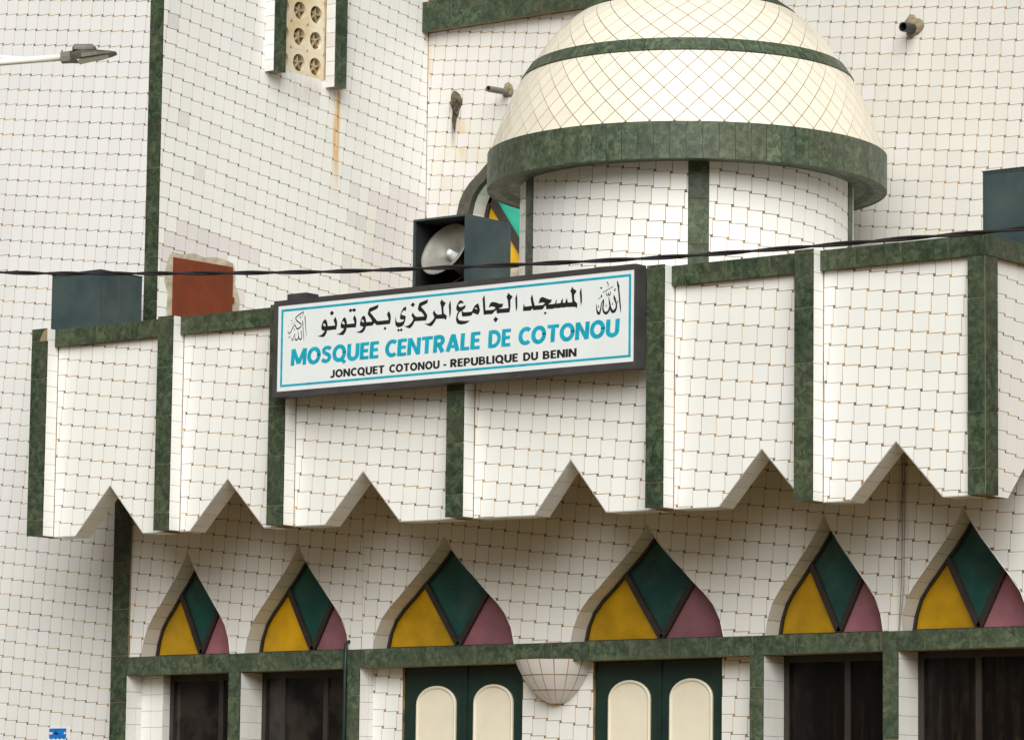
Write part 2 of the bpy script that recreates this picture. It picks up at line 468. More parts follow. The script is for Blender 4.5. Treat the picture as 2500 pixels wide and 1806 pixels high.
# ------------------------------------------------------------------ ground
structure(MB().box(-300, 300, -300, 300, -0.5, -0.004).build("ground", M_earth))
structure(MB().box(-200, 200, -15.0, -6.2, -0.2, 0.0).build("road", M_asph))
structure(MB().box(-200, 200, -6.2, 1.0, -0.2, 0.13).build("pavement", M_pave))
structure(MB().box(-200, 200, -6.36, -6.2, -0.2, 0.14).build("kerb", M_soffit))

# ------------------------------------------------------------------ tower
B = Vector((-6.8, 3.0, 0.0))
tower = thing("tower", "tall square tower of white tiles with a green corner strip and star vent, left", "tower", B)
T = Tiler(B)
fF, fR = front(YT), right(XR)
MB(B).box(-9.4, -4.80, YT + .3, 7.0, 0, 12.6).box(-4.80, -4.362, YT + .3, 2.918, 0, 12.6).box(-4.80, -4.362, 3.682, 7.0, 0, 12.6).box(-4.80, -4.362, 2.918, 3.682, 0, 9.5).build("core_wall", M_cement, tower)
pf = MB(B).box(-9.4, -4.351, YT + TD, YT + .3, 0, 12.6).build("front_face", M_grout, tower)
T.lattice(pf, fF, [(-8.6, 1.0), (-4.523, 1.0), (-4.523, 12.0), (-8.6, 12.0)], (-6.548, 10.087), M_tile_T, vis_T)
clad(pf, B, front(YT - .0005), -4.519, -4.345, 5.10, 12.0, M_green, 0.5, 0.44, 0.010, 0, 0.11)
# right face, with the vent and the hatch cut out of its tiling
ps = MB(B).prism(fR, [(YT + .30, 0), (7.0, 0), (7.0, 12.6), (3.682, 12.6), (3.682, 9.545), (2.918, 9.545), (2.918, 12.6), (YT + .30, 12.6)], -.017, -TD).build("side_face", M_grout, tower)
hatch = [(1.425, 6.2), (1.425, 6.75), (1.40, 6.92), (1.412, 7.06), (1.36, 7.17), (1.375, 7.30), (1.42, 7.42), (1.47, 7.478), (1.60, 7.470), (1.78, 7.500), (1.93, 7.478), (2.10, 7.505), (2.25, 7.490), (2.35, 7.470), (2.385, 7.38), (2.375, 7.27), (2.425, 7.18), (2.455, 7.10), (2.44, 6.95), (2.40, 6.80), (2.40, 6.2)]
regR = [(YT + .002, 6.2)] + hatch + [(5.315, 6.2), (5.315, 12.0), (3.682, 12.0), (3.682, 9.545), (2.918, 9.545), (2.918, 12.0), (YT + .002, 12.0)]
def pick_R(u, v, m):
    h = math.sin(u * 91.7 + v * 57.3) * 43758.5453; h -= math.floor(h)
    e = u - (4.35 + (8.62 - v) * -.12)
    if v < 8.55 and u > 4.05 and (e > 0.15 or (e > -.3 and h > .55)): return M_lav
    if abs(u - 1.9) < .85 and 7.42 < v < 7.72 and h > .25: return M_lav
    if abs(u - 2.45) < .12 and v < 7.5 and h > .3: return M_lav
    return M_lav if h > .975 else m
T.lattice(ps, fR, regR, (1.372, 8.921), M_tile_R, vis_R, pick_R)
# cement edging and the red steel hatch
ch = MB(B).prism(fR, [(u, v) for u, v in reversed(hatch)], -.012, -.0008).build("cement_edging", M_cement, tower)
hd = MB(B).prism(fR, [(1.478, 6.31), (2.333, 6.31), (2.333, 7.432), (1.478, 7.425)], -.0008, .012).build("steel_hatch", M_red, tower)
MB(B).prism(fR, [(2.333, 7.07), (2.350, 7.07), (2.350, 7.13), (2.333, 7.13)], .004, .022).build("hinge", M_red, hd)
# vent: recess, blocks with round holes and five-pointed stars, two posts
vr = MB(B).box(XR - .42, XR - .40, 2.9, 3.7, 9.5, 12.6).build("vent_recess", M_dark, tower)
def vent_block():
    n = 32; s = 0.126; sv = 0.1355; r = 0.091; d = 0.085
    out, inn = [], []
    for k in range(n):
        a = 2 * math.pi * k / n + math.pi / n; c, q = math.cos(a), math.sin(a); m = max(abs(c) / s, abs(q) / sv)
        out.append((c / m, q / m)); inn.append((c * r, q * r))
    V = [(0, u, v) for u, v in out] + [(0, u, v) for u, v in inn] + [(-d, u, v) for u, v in inn] + [(-d, u, v) for u, v in out]
    F = []
    for k in range(n):
        k2 = (k + 1) % n
        F += [(k, k2, n + k2, n + k), (n + k, n + k2, 2 * n + k2, 2 * n + k), (2 * n + k, 2 * n + k2, 3 * n + k2, 3 * n + k), (3 * n + k, 3 * n + k2, k2, k)]
    st = []
    for k in range(10):
        a = math.pi / 2 + k * math.pi / 5; q = 0.094 if k % 2 == 0 else 0.027
        st.append((q * math.cos(a), q * math.sin(a)))
    SV = [(-.022, u, v) for u, v in st] + [(-.07, u, v) for u, v in st] + [(-.008, 0, 0)]
    SF = [(k, (k + 1) % 10, 20) for k in range(10)] + [(k, k + 10, (k + 1) % 10 + 10, (k + 1) % 10) for k in range(10)] + [tuple(range(19, 9, -1))]
    return V, F, SV, SF
V, F, SV, SF = vent_block(); bm_, sm_ = None, None
for row in range(7):
    for col in range(3):
        loc = Vector((XR - .03, 3.047 + .2535 * col, 9.672 + .272 * row)) - B
        if bm_ is None:
            o = mesh_obj("vent_block", V, F, M_ventc, tower, loc); s = mesh_obj("star", SV, SF, M_star, o); bm_, sm_ = o.data, s.data
        else:
            o = link("vent_block", bm_, tower, loc); s = link("star", sm_, o)
        s.rotation_euler = (random.uniform(-.25, .25), 0, 0)
for y0, y1, z0 in ((2.747, 2.920, 9.485), (3.680, 3.857, 9.470)):
    po = MB(B).box(XR - .01, XR + .1295, y0 + .007, y1, z0 + .004, 12.3).build("vent_post", M_joint, tower)
    clad(po, B, right(XR + .132), y0, y1, z0, 12.3, M_green, .5, .38, .010, 0, .16)
    fp = front(y0)
    v = z0 - .03
    for k in range(9):
        m = MB(B).prism(fp, [(XR + .001, max(v, z0)), (XR + .122, max(v, z0)), (XR + .122, v + .146), (XR + .001, v + .146)], -.006, 0)
        mesh_obj("side_tile", m.v, m.f, M_lav if k % 3 == 0 else M_tile_T, po)
        v += .15
T.finish()
# enamel plate on the tower's foot
pl = thing("wall_plate", "small blue and white enamel plate on white tiles at bottom left", "plate", (-5.53, YT, 2.40))
fp = front(YT)
rr = []
for cx, cz, a0 in ((-5.40, 2.825, 0), (-5.658, 2.825, 90), (-5.658, 2.455, 180), (-5.40, 2.455, 270)):
    rr += [(cx + .02 * math.cos(R(a0 + t)), cz + .02 * math.sin(R(a0 + t))) for t in (0, 30, 60, 90)]
MB(pl.location).prism(fp, rr, 0.0, .006).build("plate_body", M_platew, pl)
sc = [(-5.655, 2.832), (-5.42, 2.832), (-5.42, 2.745)]
for k in range(4):
    xc = -5.449 - .058 * k
    sc += [(xc + .029 * math.cos(R(t)), 2.745 + .018 * math.sin(R(t))) for t in (-20, -60, -90, -120, -160)]
sc += [(-5.655, 2.745)]
MB(pl.location).prism(fp, sc[::-1], .006, .0072).build("blue_field", M_blue, pl)
MB(pl.location).prism(fp, [(-5.65, 2.775), (-5.615, 2.775), (-5.60, 2.79), (-5.65, 2.80)], .0072, .0082).build("white_mark", M_platew, pl)
MB(pl.location).prism(fp, [(-5.45, 2.775), (-5.425, 2.78), (-5.43, 2.80), (-5.45, 2.795)], .0072, .0082).build("white_mark", M_platew, pl)
MB(pl.location).prism(fp, [(-5.59, 2.775), (-5.54, 2.772), (-5.53, 2.785), (-5.565, 2.80)], .0072, .0082).build("dark_mark", M_ink, pl)
MB(pl.location).prism(fp, [(-5.64, 2.48), (-5.44, 2.48), (-5.44, 2.70), (-5.64, 2.70)], .006, .0072).build("green_field", M_plateg, pl)
for q in ((-5.41, 2.728), (-5.648, 2.50)): MB(pl.location).lathe((q[0], YT - .006, q[1]), (0, -1, 0), [(.010, 0), (.009, .003), (0.0001, .004)], 12).build("screw", M_ink, pl)

# ------------------------------------------------------------------ hall wall behind the dome
B = Vector((2.5, 5.6, 0.0))
hall = thing("hall", "upper hall wall of white tiles with a green coping, behind the dome", "building", B)
T = Tiler(B)
fM = front(YM)
OGEE = [(1, 0), (.955, .15), (.89, .26), (.785, .36), (.62, .475), (.46, .60), (.30, .715), (.17, .82), (.075, .91), (0, 1)]
def ogee(xc, hw, z0, h, base=None):
    """Outline from the right base over the apex to the left base."""
    pts = [(xc + hw * a, z0 + h * b) for a, b in OGEE] + [(xc - hw * a, z0 + h * b) for a, b in OGEE[-2::-1]]
    if base is not None: pts = [(xc + hw, base)] + pts + [(xc - hw, base)]
    return pts
HX, HZ0, HH = -3.06, 8.32, .80                      # arched window behind the dome
arch_o, arch_i = ogee(HX, .80, HZ0, HH + .08, 7.70), ogee(HX, .64, HZ0, HH - .06, 7.70)
arch_c = ogee(HX, .652, HZ0, HH - .045, 7.70)
MB(B).box(XR - .01, 9.5, YM + .3, YM + .6, 0, 10.62).build("core_wall", M_cement, hall)
pm = MB(B).prism(fM, [(XR, 0), (arch_c[-1][0], 0)] + arch_c[::-1] + [(arch_c[0][0], 0), (9.5, 0), (9.5, 10.62), (XR, 10.62)], -.3, -TD).build("front_face", M_grout, hall)
MB(B).box(HX - .64, HX + .64, YM + TD, YM + .3, 5.5, 7.70).build("window_apron", M_cement, hall)
def pick_M(u, v, m):
    h = math.sin(u * 71.7 + v * 37.3) * 43758.5453; h -= math.floor(h)
    return M_lav if (h > .965 or (u < -3.6 and v < 9.9 and h > .80)) else m
T.lattice(pm, fM, [(XR + .004, 6.2), (arch_i[-1][0], 6.2)] + arch_i[::-1] + [(arch_i[0][0], 6.2), (9.3, 6.2), (9.3, 10.32), (XR + .004, 10.32)], (1.287, 9.902), M_tile_M, vis_M, pick_M)
cp = MB(B).box(XR + .004, 9.5, YM - .1075, YM + .3, 10.33, 10.635).build("coping", M_joint, hall)
clad(cp, B, front(YM - .11), XR + .004, 9.4, 10.32, 10.64, M_green, .405, .5, .012, .0, 0)
# the arch: raised trim, tiled reveal, coloured panes
def strip(fr, outer, inner, w0, w1):
    m = MB(B); n = len(outer)
    for i in range(n - 1):
        m.prism(fr, [inner[i], outer[i], outer[i + 1], inner[i + 1]], w0, w1)
    return m
wn = bpy.data.objects.new("arched_window", None); C.objects.link(wn); wn.parent = hall
strip(fM, arch_o, arch_i, -TD, .075).build("arch_trim", M_rim, wn)
mid = ogee(HX, .96, HZ0, HH - .06, 7.70)
for i in range(len(arch_i) - 1):
    p, q = arch_i[i], arch_i[i + 1]
    m = MB(B).add([(p[0], YM, p[1]), (q[0], YM, q[1]), (q[0], YM + .2, q[1]), (p[0], YM + .2, p[1])], [(3, 2, 1, 0)])
    mesh_obj("reveal_tile", m.v, m.f, M_tile, wn)
fw = front(YM + .2)
inn = ogee(HX, .60, HZ0, HH - .12, 7.70)
hb = 7.70
def split_panes(outline, xc, zb_, arm, yb, mats, parent, wdt, b, fr):
    """Three panes cut from the outline by a V of two bars that meet at (xc, zb_)."""
    dl = Vector((-arm[0], arm[1])); dr = Vector((arm[0], arm[1]))
    g = wdt / 2
    def half(poly, d, side, off):
        n = Vector((-d.y, d.x)).normalized()            # left of d
        s = 1 if side == 'left' else -1
        return clip(poly, -s * n.x, -s * n.y, -s * (n.x * xc + n.y * zb_) - off)
    left = half(outline, dl, 'left', g); rgt = half(outline, dr, 'right', g)
    cen = half(half(outline, dl, 'right', g), dr, 'left', g)
    for poly, m in ((left, mats[0]), (cen, mats[1]), (rgt, mats[2])):
        if len(poly) > 2: MB(b).prism(fr, poly, -.03, -.022).build("pane", m, parent)
    fb = MB(b)
    for d in (dl, dr):
        dn = d.normalized(); L = 0
        # run the bar to the outline
        while L < 4 and inside(outline, (xc + dn.x * (L + .02), zb_ + dn.y * (L + .02))): L += .02
        fb.prism(fr, bar(fr, (xc + dn.x * .005, zb_ + dn.y * .005), (xc + dn.x * (L + .03), zb_ + dn.y * (L + .03)), wdt, 0, 0), -.021, 0.012)
    return fb
def inside(poly, p):
    c = False
    for i in range(len(poly)):
        a, b = poly[i], poly[i - 1]
        if (a[1] > p[1]) != (b[1] > p[1]) and p[0] < (b[0] - a[0]) * (p[1] - a[1]) / (b[1] - a[1]) + a[0]: c = not c
    return c
fb = split_panes(arch_i, HX, 7.72, (.36, .50), YM, (M_yel2, M_teal2, M_yel2), wn, .085, B, fw)
for i in range(len(arch_i) - 1): fb.prism(fw, [inn[i], arch_i[i], arch_i[i + 1], inn[i + 1]], -.021, .012)
fb.prism(fw, [(HX - .64, 7.70), (HX + .64, 7.70), (HX + .64, 7.745), (HX - .64, 7.745)], -.021, .012)
fb.build("frame", M_frame, wn)
# drain pipes and the broken patch
def pipe(x, z, y_tip, rad, mat, droop):
    d = MB(B)
    d.tube([(x, YM + .1, z), (x, y_tip, z - droop)], rad, 18, False)
    d.tube([(x, y_tip, z - droop), (x, YM + .1, z)], rad * .8, 18, False)
    n = 18; vs = []
    for r_ in (rad, rad * .8): vs += [(x + r_ * math.cos(2 * math.pi * k / n), y_tip, z - droop + r_ * math.sin(2 * math.pi * k / n)) for k in range(n)]
    d.add(vs, [(k, k + n, (k + 1) % n + n, (k + 1) % n) for k in range(n)])
    o = d.build("drain_pipe", mat, hall, False)
    bl = MB(B); vs = [(x, YM - .035, z)]; n = 20
    for ring, (rf, dy) in enumerate(((1.25, -.03), (1.75, -.018), (2.0, .002))):
        for k in range(n):
            a = 2 * math.pi * k / n; j = rad * rf * (1 + .18 * math.sin(3 * a + x) + .10 * math.sin(7 * a + ring)) * (1.35 if math.sin(a) > .3 else 1)
            vs.append((x + j * math.cos(a), YM + dy, z + j * math.sin(a)))
    fs = [(0, 1 + (k + 1) % n, 1 + k) for k in range(n)] + [(1 + r_ * n + k, 1 + r_ * n + (k + 1) % n, 1 + (r_ + 1) * n + (k + 1) % n, 1 + (r_ + 1) * n + k) for r_ in range(2) for k in range(n)]
    bl.add(vs, fs).build("mortar_collar", M_collar, o, True)
pipe(-3.244, 9.566, 4.985, .033, M_pvc, .02)
pipe(1.775, 9.625, 5.125, .047, M_pvcd, .02)
sc = [(-3.985, 9.668), (-3.945, 9.655), (-3.90, 9.62), (-3.865, 9.56), (-3.862, 9.50), (-3.90, 9.44), (-3.918, 9.37), (-3.925, 9.41), (-3.945, 9.30), (-3.962, 9.20), (-3.975, 9.25), (-3.985, 9.37), (-3.99, 9.46), (-4.02, 9.53), (-4.03, 9.60), (-4.005, 9.65)]
cx, cz = -3.945, 9.52
vs = [(cx, YM - .05, cz)] + [(cx + (x - cx) * .6 + .010 * math.sin(k * 2.3), YM - .045 + .03 * math.sin(k * 1.9), cz + (z - cz) * .6) for k, (x, z) in enumerate(sc)] + [(x, YM + .002, z) for x, z in sc]
n = len(sc)
fs = [(0, 1 + k, 1 + (k + 1) % n) for k in range(n)] + [(1 + k, 1 + n + k, 1 + n + (k + 1) % n, 1 + (k + 1) % n) for k in range(n)]
MB(B).add(vs, fs).build("broken_patch", M_scar, hall)
T.finish()

# ------------------------------------------------------------------ canopy parapet
B = Vector((0.65, 0.6, 4.53))
par = thing("parapet", "white tiled canopy parapet with green pillars and zigzag lower edge, carrying the sign", "parapet", B)
T = Tiler(B)
MB(B).box(-4.55, 5.80, .206, YM + .05, 6.10, ZROOF).build("roof_slab", M_roof, par)
MB(B).box(-4.55, 5.80, .206, YT, ZSOF, ZSOF + .12).build("soffit", M_soffit, par)
MB(B).box(-4.55, -4.40, .206, YT, ZSOF + .12, 6.375).build("end_wall", M_cement, par)
PIL = [(-4.610, -4.402), (-2.962, -2.770), (-1.566, -1.368), (0.512, 0.703), (2.660, 2.842), (4.150, 4.333)]   # x ranges of the six pillars
ZIG = [(-3.675, .442), (-2.185, .460), (-.560, .440), (1.760, .385), (3.730, .430), (5.030, .440)]
ORG = [(-4.2637, 6.253), (-2.6563, 6.1056), (-.1725, 5.3302), (1.0478, 5.438), (3.1941, 5.7361), (4.4603, 6.2335)]
ENDS = [(PIL[i][1], PIL[i + 1][0]) for i in range(5)] + [(PIL[5][1], 5.737)]
fP = front(YP)
for (x0, x1), (za, hw), og in zip(ENDS, ZIG, ORG):
    ap = zb(za) + .462
    xl, xr = za - hw, min(za + hw, x1 + .15)
    poly = [(x0, zb(x0)), (xl, zb(xl)), (za, ap), (xr, zb(xr)), (x1, zb(x1)), (x1, ZCB + .05), (x0, ZCB + .05)]
    if za + hw > x1:                     # the notch runs behind the next pillar
        zc = ap - .462 * (x1 - za) / hw
        poly = [(x0, zb(x0)), (xl, zb(xl)), (za, ap), (x1, zc), (x1, ZCB + .05), (x0, ZCB + .05)]
    core = [(u + (-.02 if u == x0 else .02 if u == x1 else 0), v) for u, v in poly]
    pp = MB(B).prism(fP, core, -.200, -TD).build("panel", M_grout, par)
    T.lattice(pp, fP, [(u + (.007 if u == x0 else 0), v - .05 if v > 6.3 else v) for u, v in poly], og, M_tile, vis_P)
    # reveals of the notch and the underside, tiled
    for p, q in (((xl, zb(xl)), (za, ap)), ((za, ap), (min(xr, x1), zb(xr) if za + hw <= x1 else poly[3][1]))):
        d = Vector((q[0] - p[0], 0, q[1] - p[1])); L = d.length
        fs_ = Frame((p[0], .204, p[1]), d, (0, -1, 0)); fs_.o += fs_.N * .006
        T.grid(pp, fs_, 0, L, 0, .204, M_tile, True, .15, .15, 0, .07)
    for a, b in ((x0, xl), (xr, x1)):
        if b - a > .03:
            fs_ = Frame((a, .204, zb(a) - .006), (b - a, 0, zb(b) - zb(a)), (0, -1, 0))
            T.grid(pp, fs_, 0, b - a, 0, .204, M_tile, True)
    # coping of this bay, set back from the pillars' faces
    cc = MB(B).box(x0, min(x1, 5.727) if x1 < 5.7 else 5.86, -.0475, .206, ZCB + .004, ZCT - .004).build("coping", M_joint, par)
    clad(cc, B, front(-.050), x0, x1 if x1 < 5.7 else 5.892, ZCB, ZCT, M_green, .44, .5, .011, random.uniform(.1, .4), 0)
for k, (x0, x1) in enumerate(PIL):
    po = MB(B).box(x0 + .004, x1 - TD, -.1475, .206, zb(x0) + .004, ZCT).build("pillar", M_joint, par)
    zt = 6.425 if k == 0 else ZCT + .004
    clad(po, B, front(-.150), x0, x1, zb(x0), zt, M_green, .5, .447, .009, 0, 6.0706 - 4 * .447 - zb(x0))
    T.grid(po, right(x1), -.149, -.002, zb(x0), ZCT, M_tile, vis_P, .148, .148, random.uniform(-.14, 0))
    T.grid(po, right(x1), -.002, .10, ZCB, ZCT, M_tile, vis_P, .148, .148)
    if k == 0:      # chipped cap: two sound pieces and a broken corner that bares the mortar
        for pg in ([(x0, 6.429), (x0 + .105, 6.429), (x0 + .118, 6.47), (x0 + .150, 6.52), (x1 - .01, 6.545), (x0, 6.545)],):
            m = MB(B).prism(front(-.150), pg, -.009, 0); mesh_obj("marble_tile", m.v, m.f, M_green, po)
        m = MB(B).prism(front(-.147), [(x0 + .105, 6.40), (x0 + .150, 6.43), (x1 - .02, 6.50), (x1 - .02, 6.54), (x0 + .15, 6.52)], -.006, .0)
        mesh_obj("bare_mortar", m.v, m.f, M_scar, po)
# left end: coping turns the corner; right end: corner pillar and the side that runs back
lc = MB(B).box(-4.648, -4.41, -.062, 1.25, ZCB + .004, ZCT - .004).build("end_coping", M_joint, par)
clad(lc, B, front(-.072), -4.655, -4.605, ZCB, ZCT, M_green, .5, .5, .011)
m = MB(B).box(-4.655, -4.648, -.06, 1.25, ZCB, ZCT); mesh_obj("marble_tile", m.v, m.f, M_green, lc)
cpil = MB(B).box(5.737, 5.886, -.043, .135, zb(5.8) + .004, ZCB).build("corner_pillar", M_joint, par)
clad(cpil, B, front(-.0455), 5.727, 5.884, zb(5.8), ZCB, M_green, .5, .447, .009, 0, 6.04 - 4 * .447 - zb(5.8))
clad(cpil, B, right(5.8885), -.040, .142, zb(5.8), ZCB, M_green, .5, .447, .009, 0, 6.04 - 4 * .447 - zb(5.8))
fS = right(5.84)
zs = zb(5.8)
spoly = [(.142, zs), (.365, zs), (.80, zs + .462), (1.235, zs), (2.4, zs), (2.4, ZCB), (.142, ZCB)]
sp = MB(B).prism(fS, [(u, v if v < 6 else v + .05) for u, v in spoly], -.05, -TD).build("side_panel", M_grout, par)
T.lattice(sp, fS, spoly, (.3498, 6.0961), M_tile, True)
fs_ = Frame((5.64, .365, zs), (0, .435, .462), (1, 0, 0)); fs_.N *= 1
T.grid(sp, fs_, 0, .63, 0, .19, M_tile, True)
sc_ = MB(B).box(5.66, 5.8895, .206, 2.4, ZCB + .004, ZCT - .004).build("side_coping", M_joint, par)
clad(sc_, B, right(5.892), -.050, 2.4, ZCB, ZCT, M_green, .44, .5, .011, .25, 0)
MB(B).box(5.60, 5.78, .206, 2.4, ZSOF + .12, ZCB + .01).build("side_upstand", M_cement, par)
T.finish()

# ------------------------------------------------------------------ lower front wall
B = Vector((0.6, 1.3, 0.0))
low = thing("front_wall", "lower tiled front wall with ogee windows and doors, shaded by the canopy", "wall", B)
T = Tiler(B)
XE = 5.72
ARCH = [(-3.630, .577), (-2.222, .645), (-.468, .825), (1.808, .822), (3.650, .592), (5.018, .620)]
fL = front(YL)
def arch_pts(xc, hw): return ogee(xc, hw, zbt(xc), 4.497 + .004 * xc - zbt(xc))
def wall_region(xa, xb, arches, ztop):
    pts = [(xa, zbt(xa))]
    for xc, hw in arches: pts += arch_pts(xc, hw)[::-1]
    return pts + [(xb, zbt(xb)), (xb, ztop), (xa, ztop)]
def core_arch(xc, hw): return ogee(xc, hw + .009, zbt(xc), 4.497 + .004 * xc - zbt(xc) + .014)
reg = [(-4.366, zbt(-4.366))] + [p for a_ in ARCH for p in core_arch(*a_)[::-1]] + [(XE, zbt(XE)), (XE, ZSOF), (-4.366, ZSOF)]
pw = MB(B).prism(fL, reg, -.205, -TD).build("upper_wall", M_grout, low)
XS = 4.43
T.lattice(pw, fL, wall_region(-4.366, -1.43, ARCH[:2], ZSOF), (-4.2268, 4.6005), M_tile_L, vis_L)
T.lattice(pw, fL, wall_region(-1.426, XS - .0015, ARCH[2:5], ZSOF), (3.7943, 4.5082), M_tile_L, vis_L)
ra = [p for p in arch_pts(*ARCH[5])[::-1]]
ra = [(max(u, XS + .0015), v) for u, v in ra]
T.lattice(pw, fL, ra + [(XE, zbt(XE)), (XE, ZSOF), (XS + .0015, ZSOF)], (4.5366, 4.2615), M_tile_L, vis_L)
fG = front(YL + .2)
for xc, hw in ARCH:
    w = bpy.data.objects.new("ogee_window", None); C.objects.link(w); w.parent = low
    pts = arch_pts(xc, hw)
    # tiled reveal, one flat tile after another along the curve
    dense = []
    for i in range(len(pts) - 1):
        for t in range(8): dense.append((pts[i][0] + (pts[i + 1][0] - pts[i][0]) * t / 8, pts[i][1] + (pts[i + 1][1] - pts[i][1]) * t / 8))
    dense.append(pts[-1])
    for half in (dense[:73], dense[72:]):
        L = [0.0]
        for i in range(1, len(half)): L.append(L[-1] + math.dist(half[i], half[i - 1]))
        nt_ = max(5, round(L[-1] / .15)); cuts = []
        for k in range(nt_ + 1):
            tgt = L[-1] * k / nt_; i = next(q for q in range(len(L)) if L[q] >= tgt - 1e-9); cuts.append(half[i])
        for k in range(nt_):
            a, b = Vector((cuts[k][0], YL, cuts[k][1])), Vector((cuts[k + 1][0], YL, cuts[k + 1][1]))
            d = b - a; fs_ = Frame(a + Vector((0, .2, 0)), d, (0, -1, 0)); fs_.o += fs_.N * (-.002)
            T.grid(w, Frame(a + Vector((0, .2, 0)), d, (0, -1, 0)) if True else fs_, .002, d.length - .0015, 0, .205, M_tile, vis_L, 1.0, 1.0)
    zc = zbt(xc)
    h = 4.497 + .004 * xc - zc
    fb = split_panes(pts, xc + .02, zc + .02, (.50 * hw, .60 * h), YL, (M_yel, M_tealp, M_pink), w, .052, B, fG)
    inn = ogee(xc, hw - .022, zc, h - .035)
    for i in range(len(pts) - 1): fb.prism(fG, [inn[i], pts[i], pts[i + 1], inn[i + 1]], -.021, .010)
    fb.prism(fG, [(xc - hw, zc), (xc + hw, zc), (xc + hw, zc + .022), (xc - hw, zc + .022)], -.021, .012)
    fb.build("frame", M_frame, w)
# band, pilasters and the strip at the left end
bd = MB(B).add([(x, y, z) for x, f in ((-4.366, 0), (XE, 0)) for y in (YL - .0275, YL + .2) for z in (zbb(x) + .003, zbt(x) - .002)],
               [(0, 2, 3, 1), (4, 5, 7, 6), (0, 1, 5, 4), (2, 6, 7, 3), (0, 4, 6, 2), (1, 3, 7, 5)]).build("band", M_joint, low)
x = -4.363
while x < XE:
    x2 = min(x + .43, XE)
    m = MB(B).prism(front(YL - .030), [(x, zbb(x)), (x2 - .0045, zbb(x2)), (x2 - .0045, zbt(x2)), (x, zbt(x))], -.010, random.uniform(-.0006, .0006))
    mesh_obj("marble_tile", m.v, m.f, M_green2, bd); x = x2
stp = MB(B).box(-4.577, -4.370, YL - .0285, YL + .40, 0, ZSOF).build("corner_strip", M_joint, low)
clad(stp, B, front(YL - .031), -4.580, -4.366, 0.1, ZSOF, M_green, .5, .447, .010, 0, .28)
def reveal(part, fr, u0, u1, v0, v1):
    T.grid(part, fr, u0, u1, v0, v1, M_tile, vis_L, .13, .155, random.uniform(-.1, 0))
PILA = [(-3.039, -2.892, .264), (-1.568, -1.421, .170), (2.922, 3.059, .262), (4.256, 4.404, .250)]
for x0, x1, dep in PILA:
    zt = zbb(x0) + .004
    p = MB(B).box(x0 + .004, x1 - TD, YL - .0275, YL + .40, 0, zt).build("pilaster", M_joint, low)
    clad(p, B, front(YL - .030), x0, x1, 0.1, zbb(x0) - .001, M_green2, .5, .447, .010, 0, .30)
    reveal(p, right(x1), YL - .028, YL + dep + .02, 0.1, zbb(x1))
reveal(stp, right(-4.363), YL - .028, YL + .184, 0.1, zbb(-4.3))
# wall pieces at the back of the recess
YQ = YL + .170
fQ = front(YQ)
def back_wall(x0, x1, org):
    zt = zbb((x0 + x1) / 2) + .002
    p = MB(B).box(x0, x1, YQ + TD, YQ + .2, 0, zt).build("recess_wall", M_grout, low)
    T.lattice(p, fQ, [(x0, .1), (x1, .1), (x1, zt), (x0, zt)], org, M_tile, vis_L); return p
back_wall(-1.421, -1.073, (-1.30, 2.80)); pier = back_wall(.322, 1.110, (.6016, 2.8474)); back_wall(2.493, 2.930, (2.62, 2.86))
p = MB(B).box(-4.365, -4.085, YL + .184 + TD, YL + .40, 0, zbb(-4.2)).build("recess_wall", M_grout, low)
T.grid(p, front(YL + .184), -4.363, -4.079, .1, zbb(-4.2), M_tile, vis_L, .155, .155, -.06, -.03)
reveal(p, right(-4.079), YL + .184, YL + .275, .1, zbb(-4.1))
# rectangular windows
def window(x0, x1, mat, mull, extra=()):
    w = bpy.data.objects.new("window", None); C.objects.link(w); w.parent = low
    y = YL + .262; z1 = zbb((x0 + x1) / 2)
    fr = MB(B)
    fr.box(x0, x1, y + .012, y + .07, z1 - .055, z1 + .004); fr.box(x0, x0 + .05, y + .012, y + .07, .9, z1 - .055); fr.box(x1 - .05, x1, y + .012, y + .07, .9, z1 - .055)
    fr.box(x0, x1, y + .012, y + .07, .82, .9)
    edges = [x0 + .05] + [q for m_ in mull for q in (m_ - .028, m_ + .028)] + [x1 - .05]
    for m_ in mull: fr.box(m_ - .028, m_ + .028, y + .020, y + .066, .9, z1 - .055)
    for a, b, c, e in extra: fr.box(a, b, y + .026, y + .060, c, e)
    fr.build("frame", M_frame, w)
    for a, b in zip(edges[0::2], edges[1::2]):
        MB(B).box(a, b, y + .040, y + .046, .9, z1 - .055).build("pane", mat, w)
    MB(B).box(x0, x1, y, y + .3, .1, .82).build("sill_wall", M_cement, w)
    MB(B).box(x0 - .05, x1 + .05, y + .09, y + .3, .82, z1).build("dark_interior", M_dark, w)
window(-4.079, -3.020, M_glass, (-3.42,)); window(-2.890, -1.560, M_glass, (-2.63, -2.10)); window(3.062, 4.262, M_curt, (3.70,)); window(4.408, 5.66, M_curt, (4.98,))
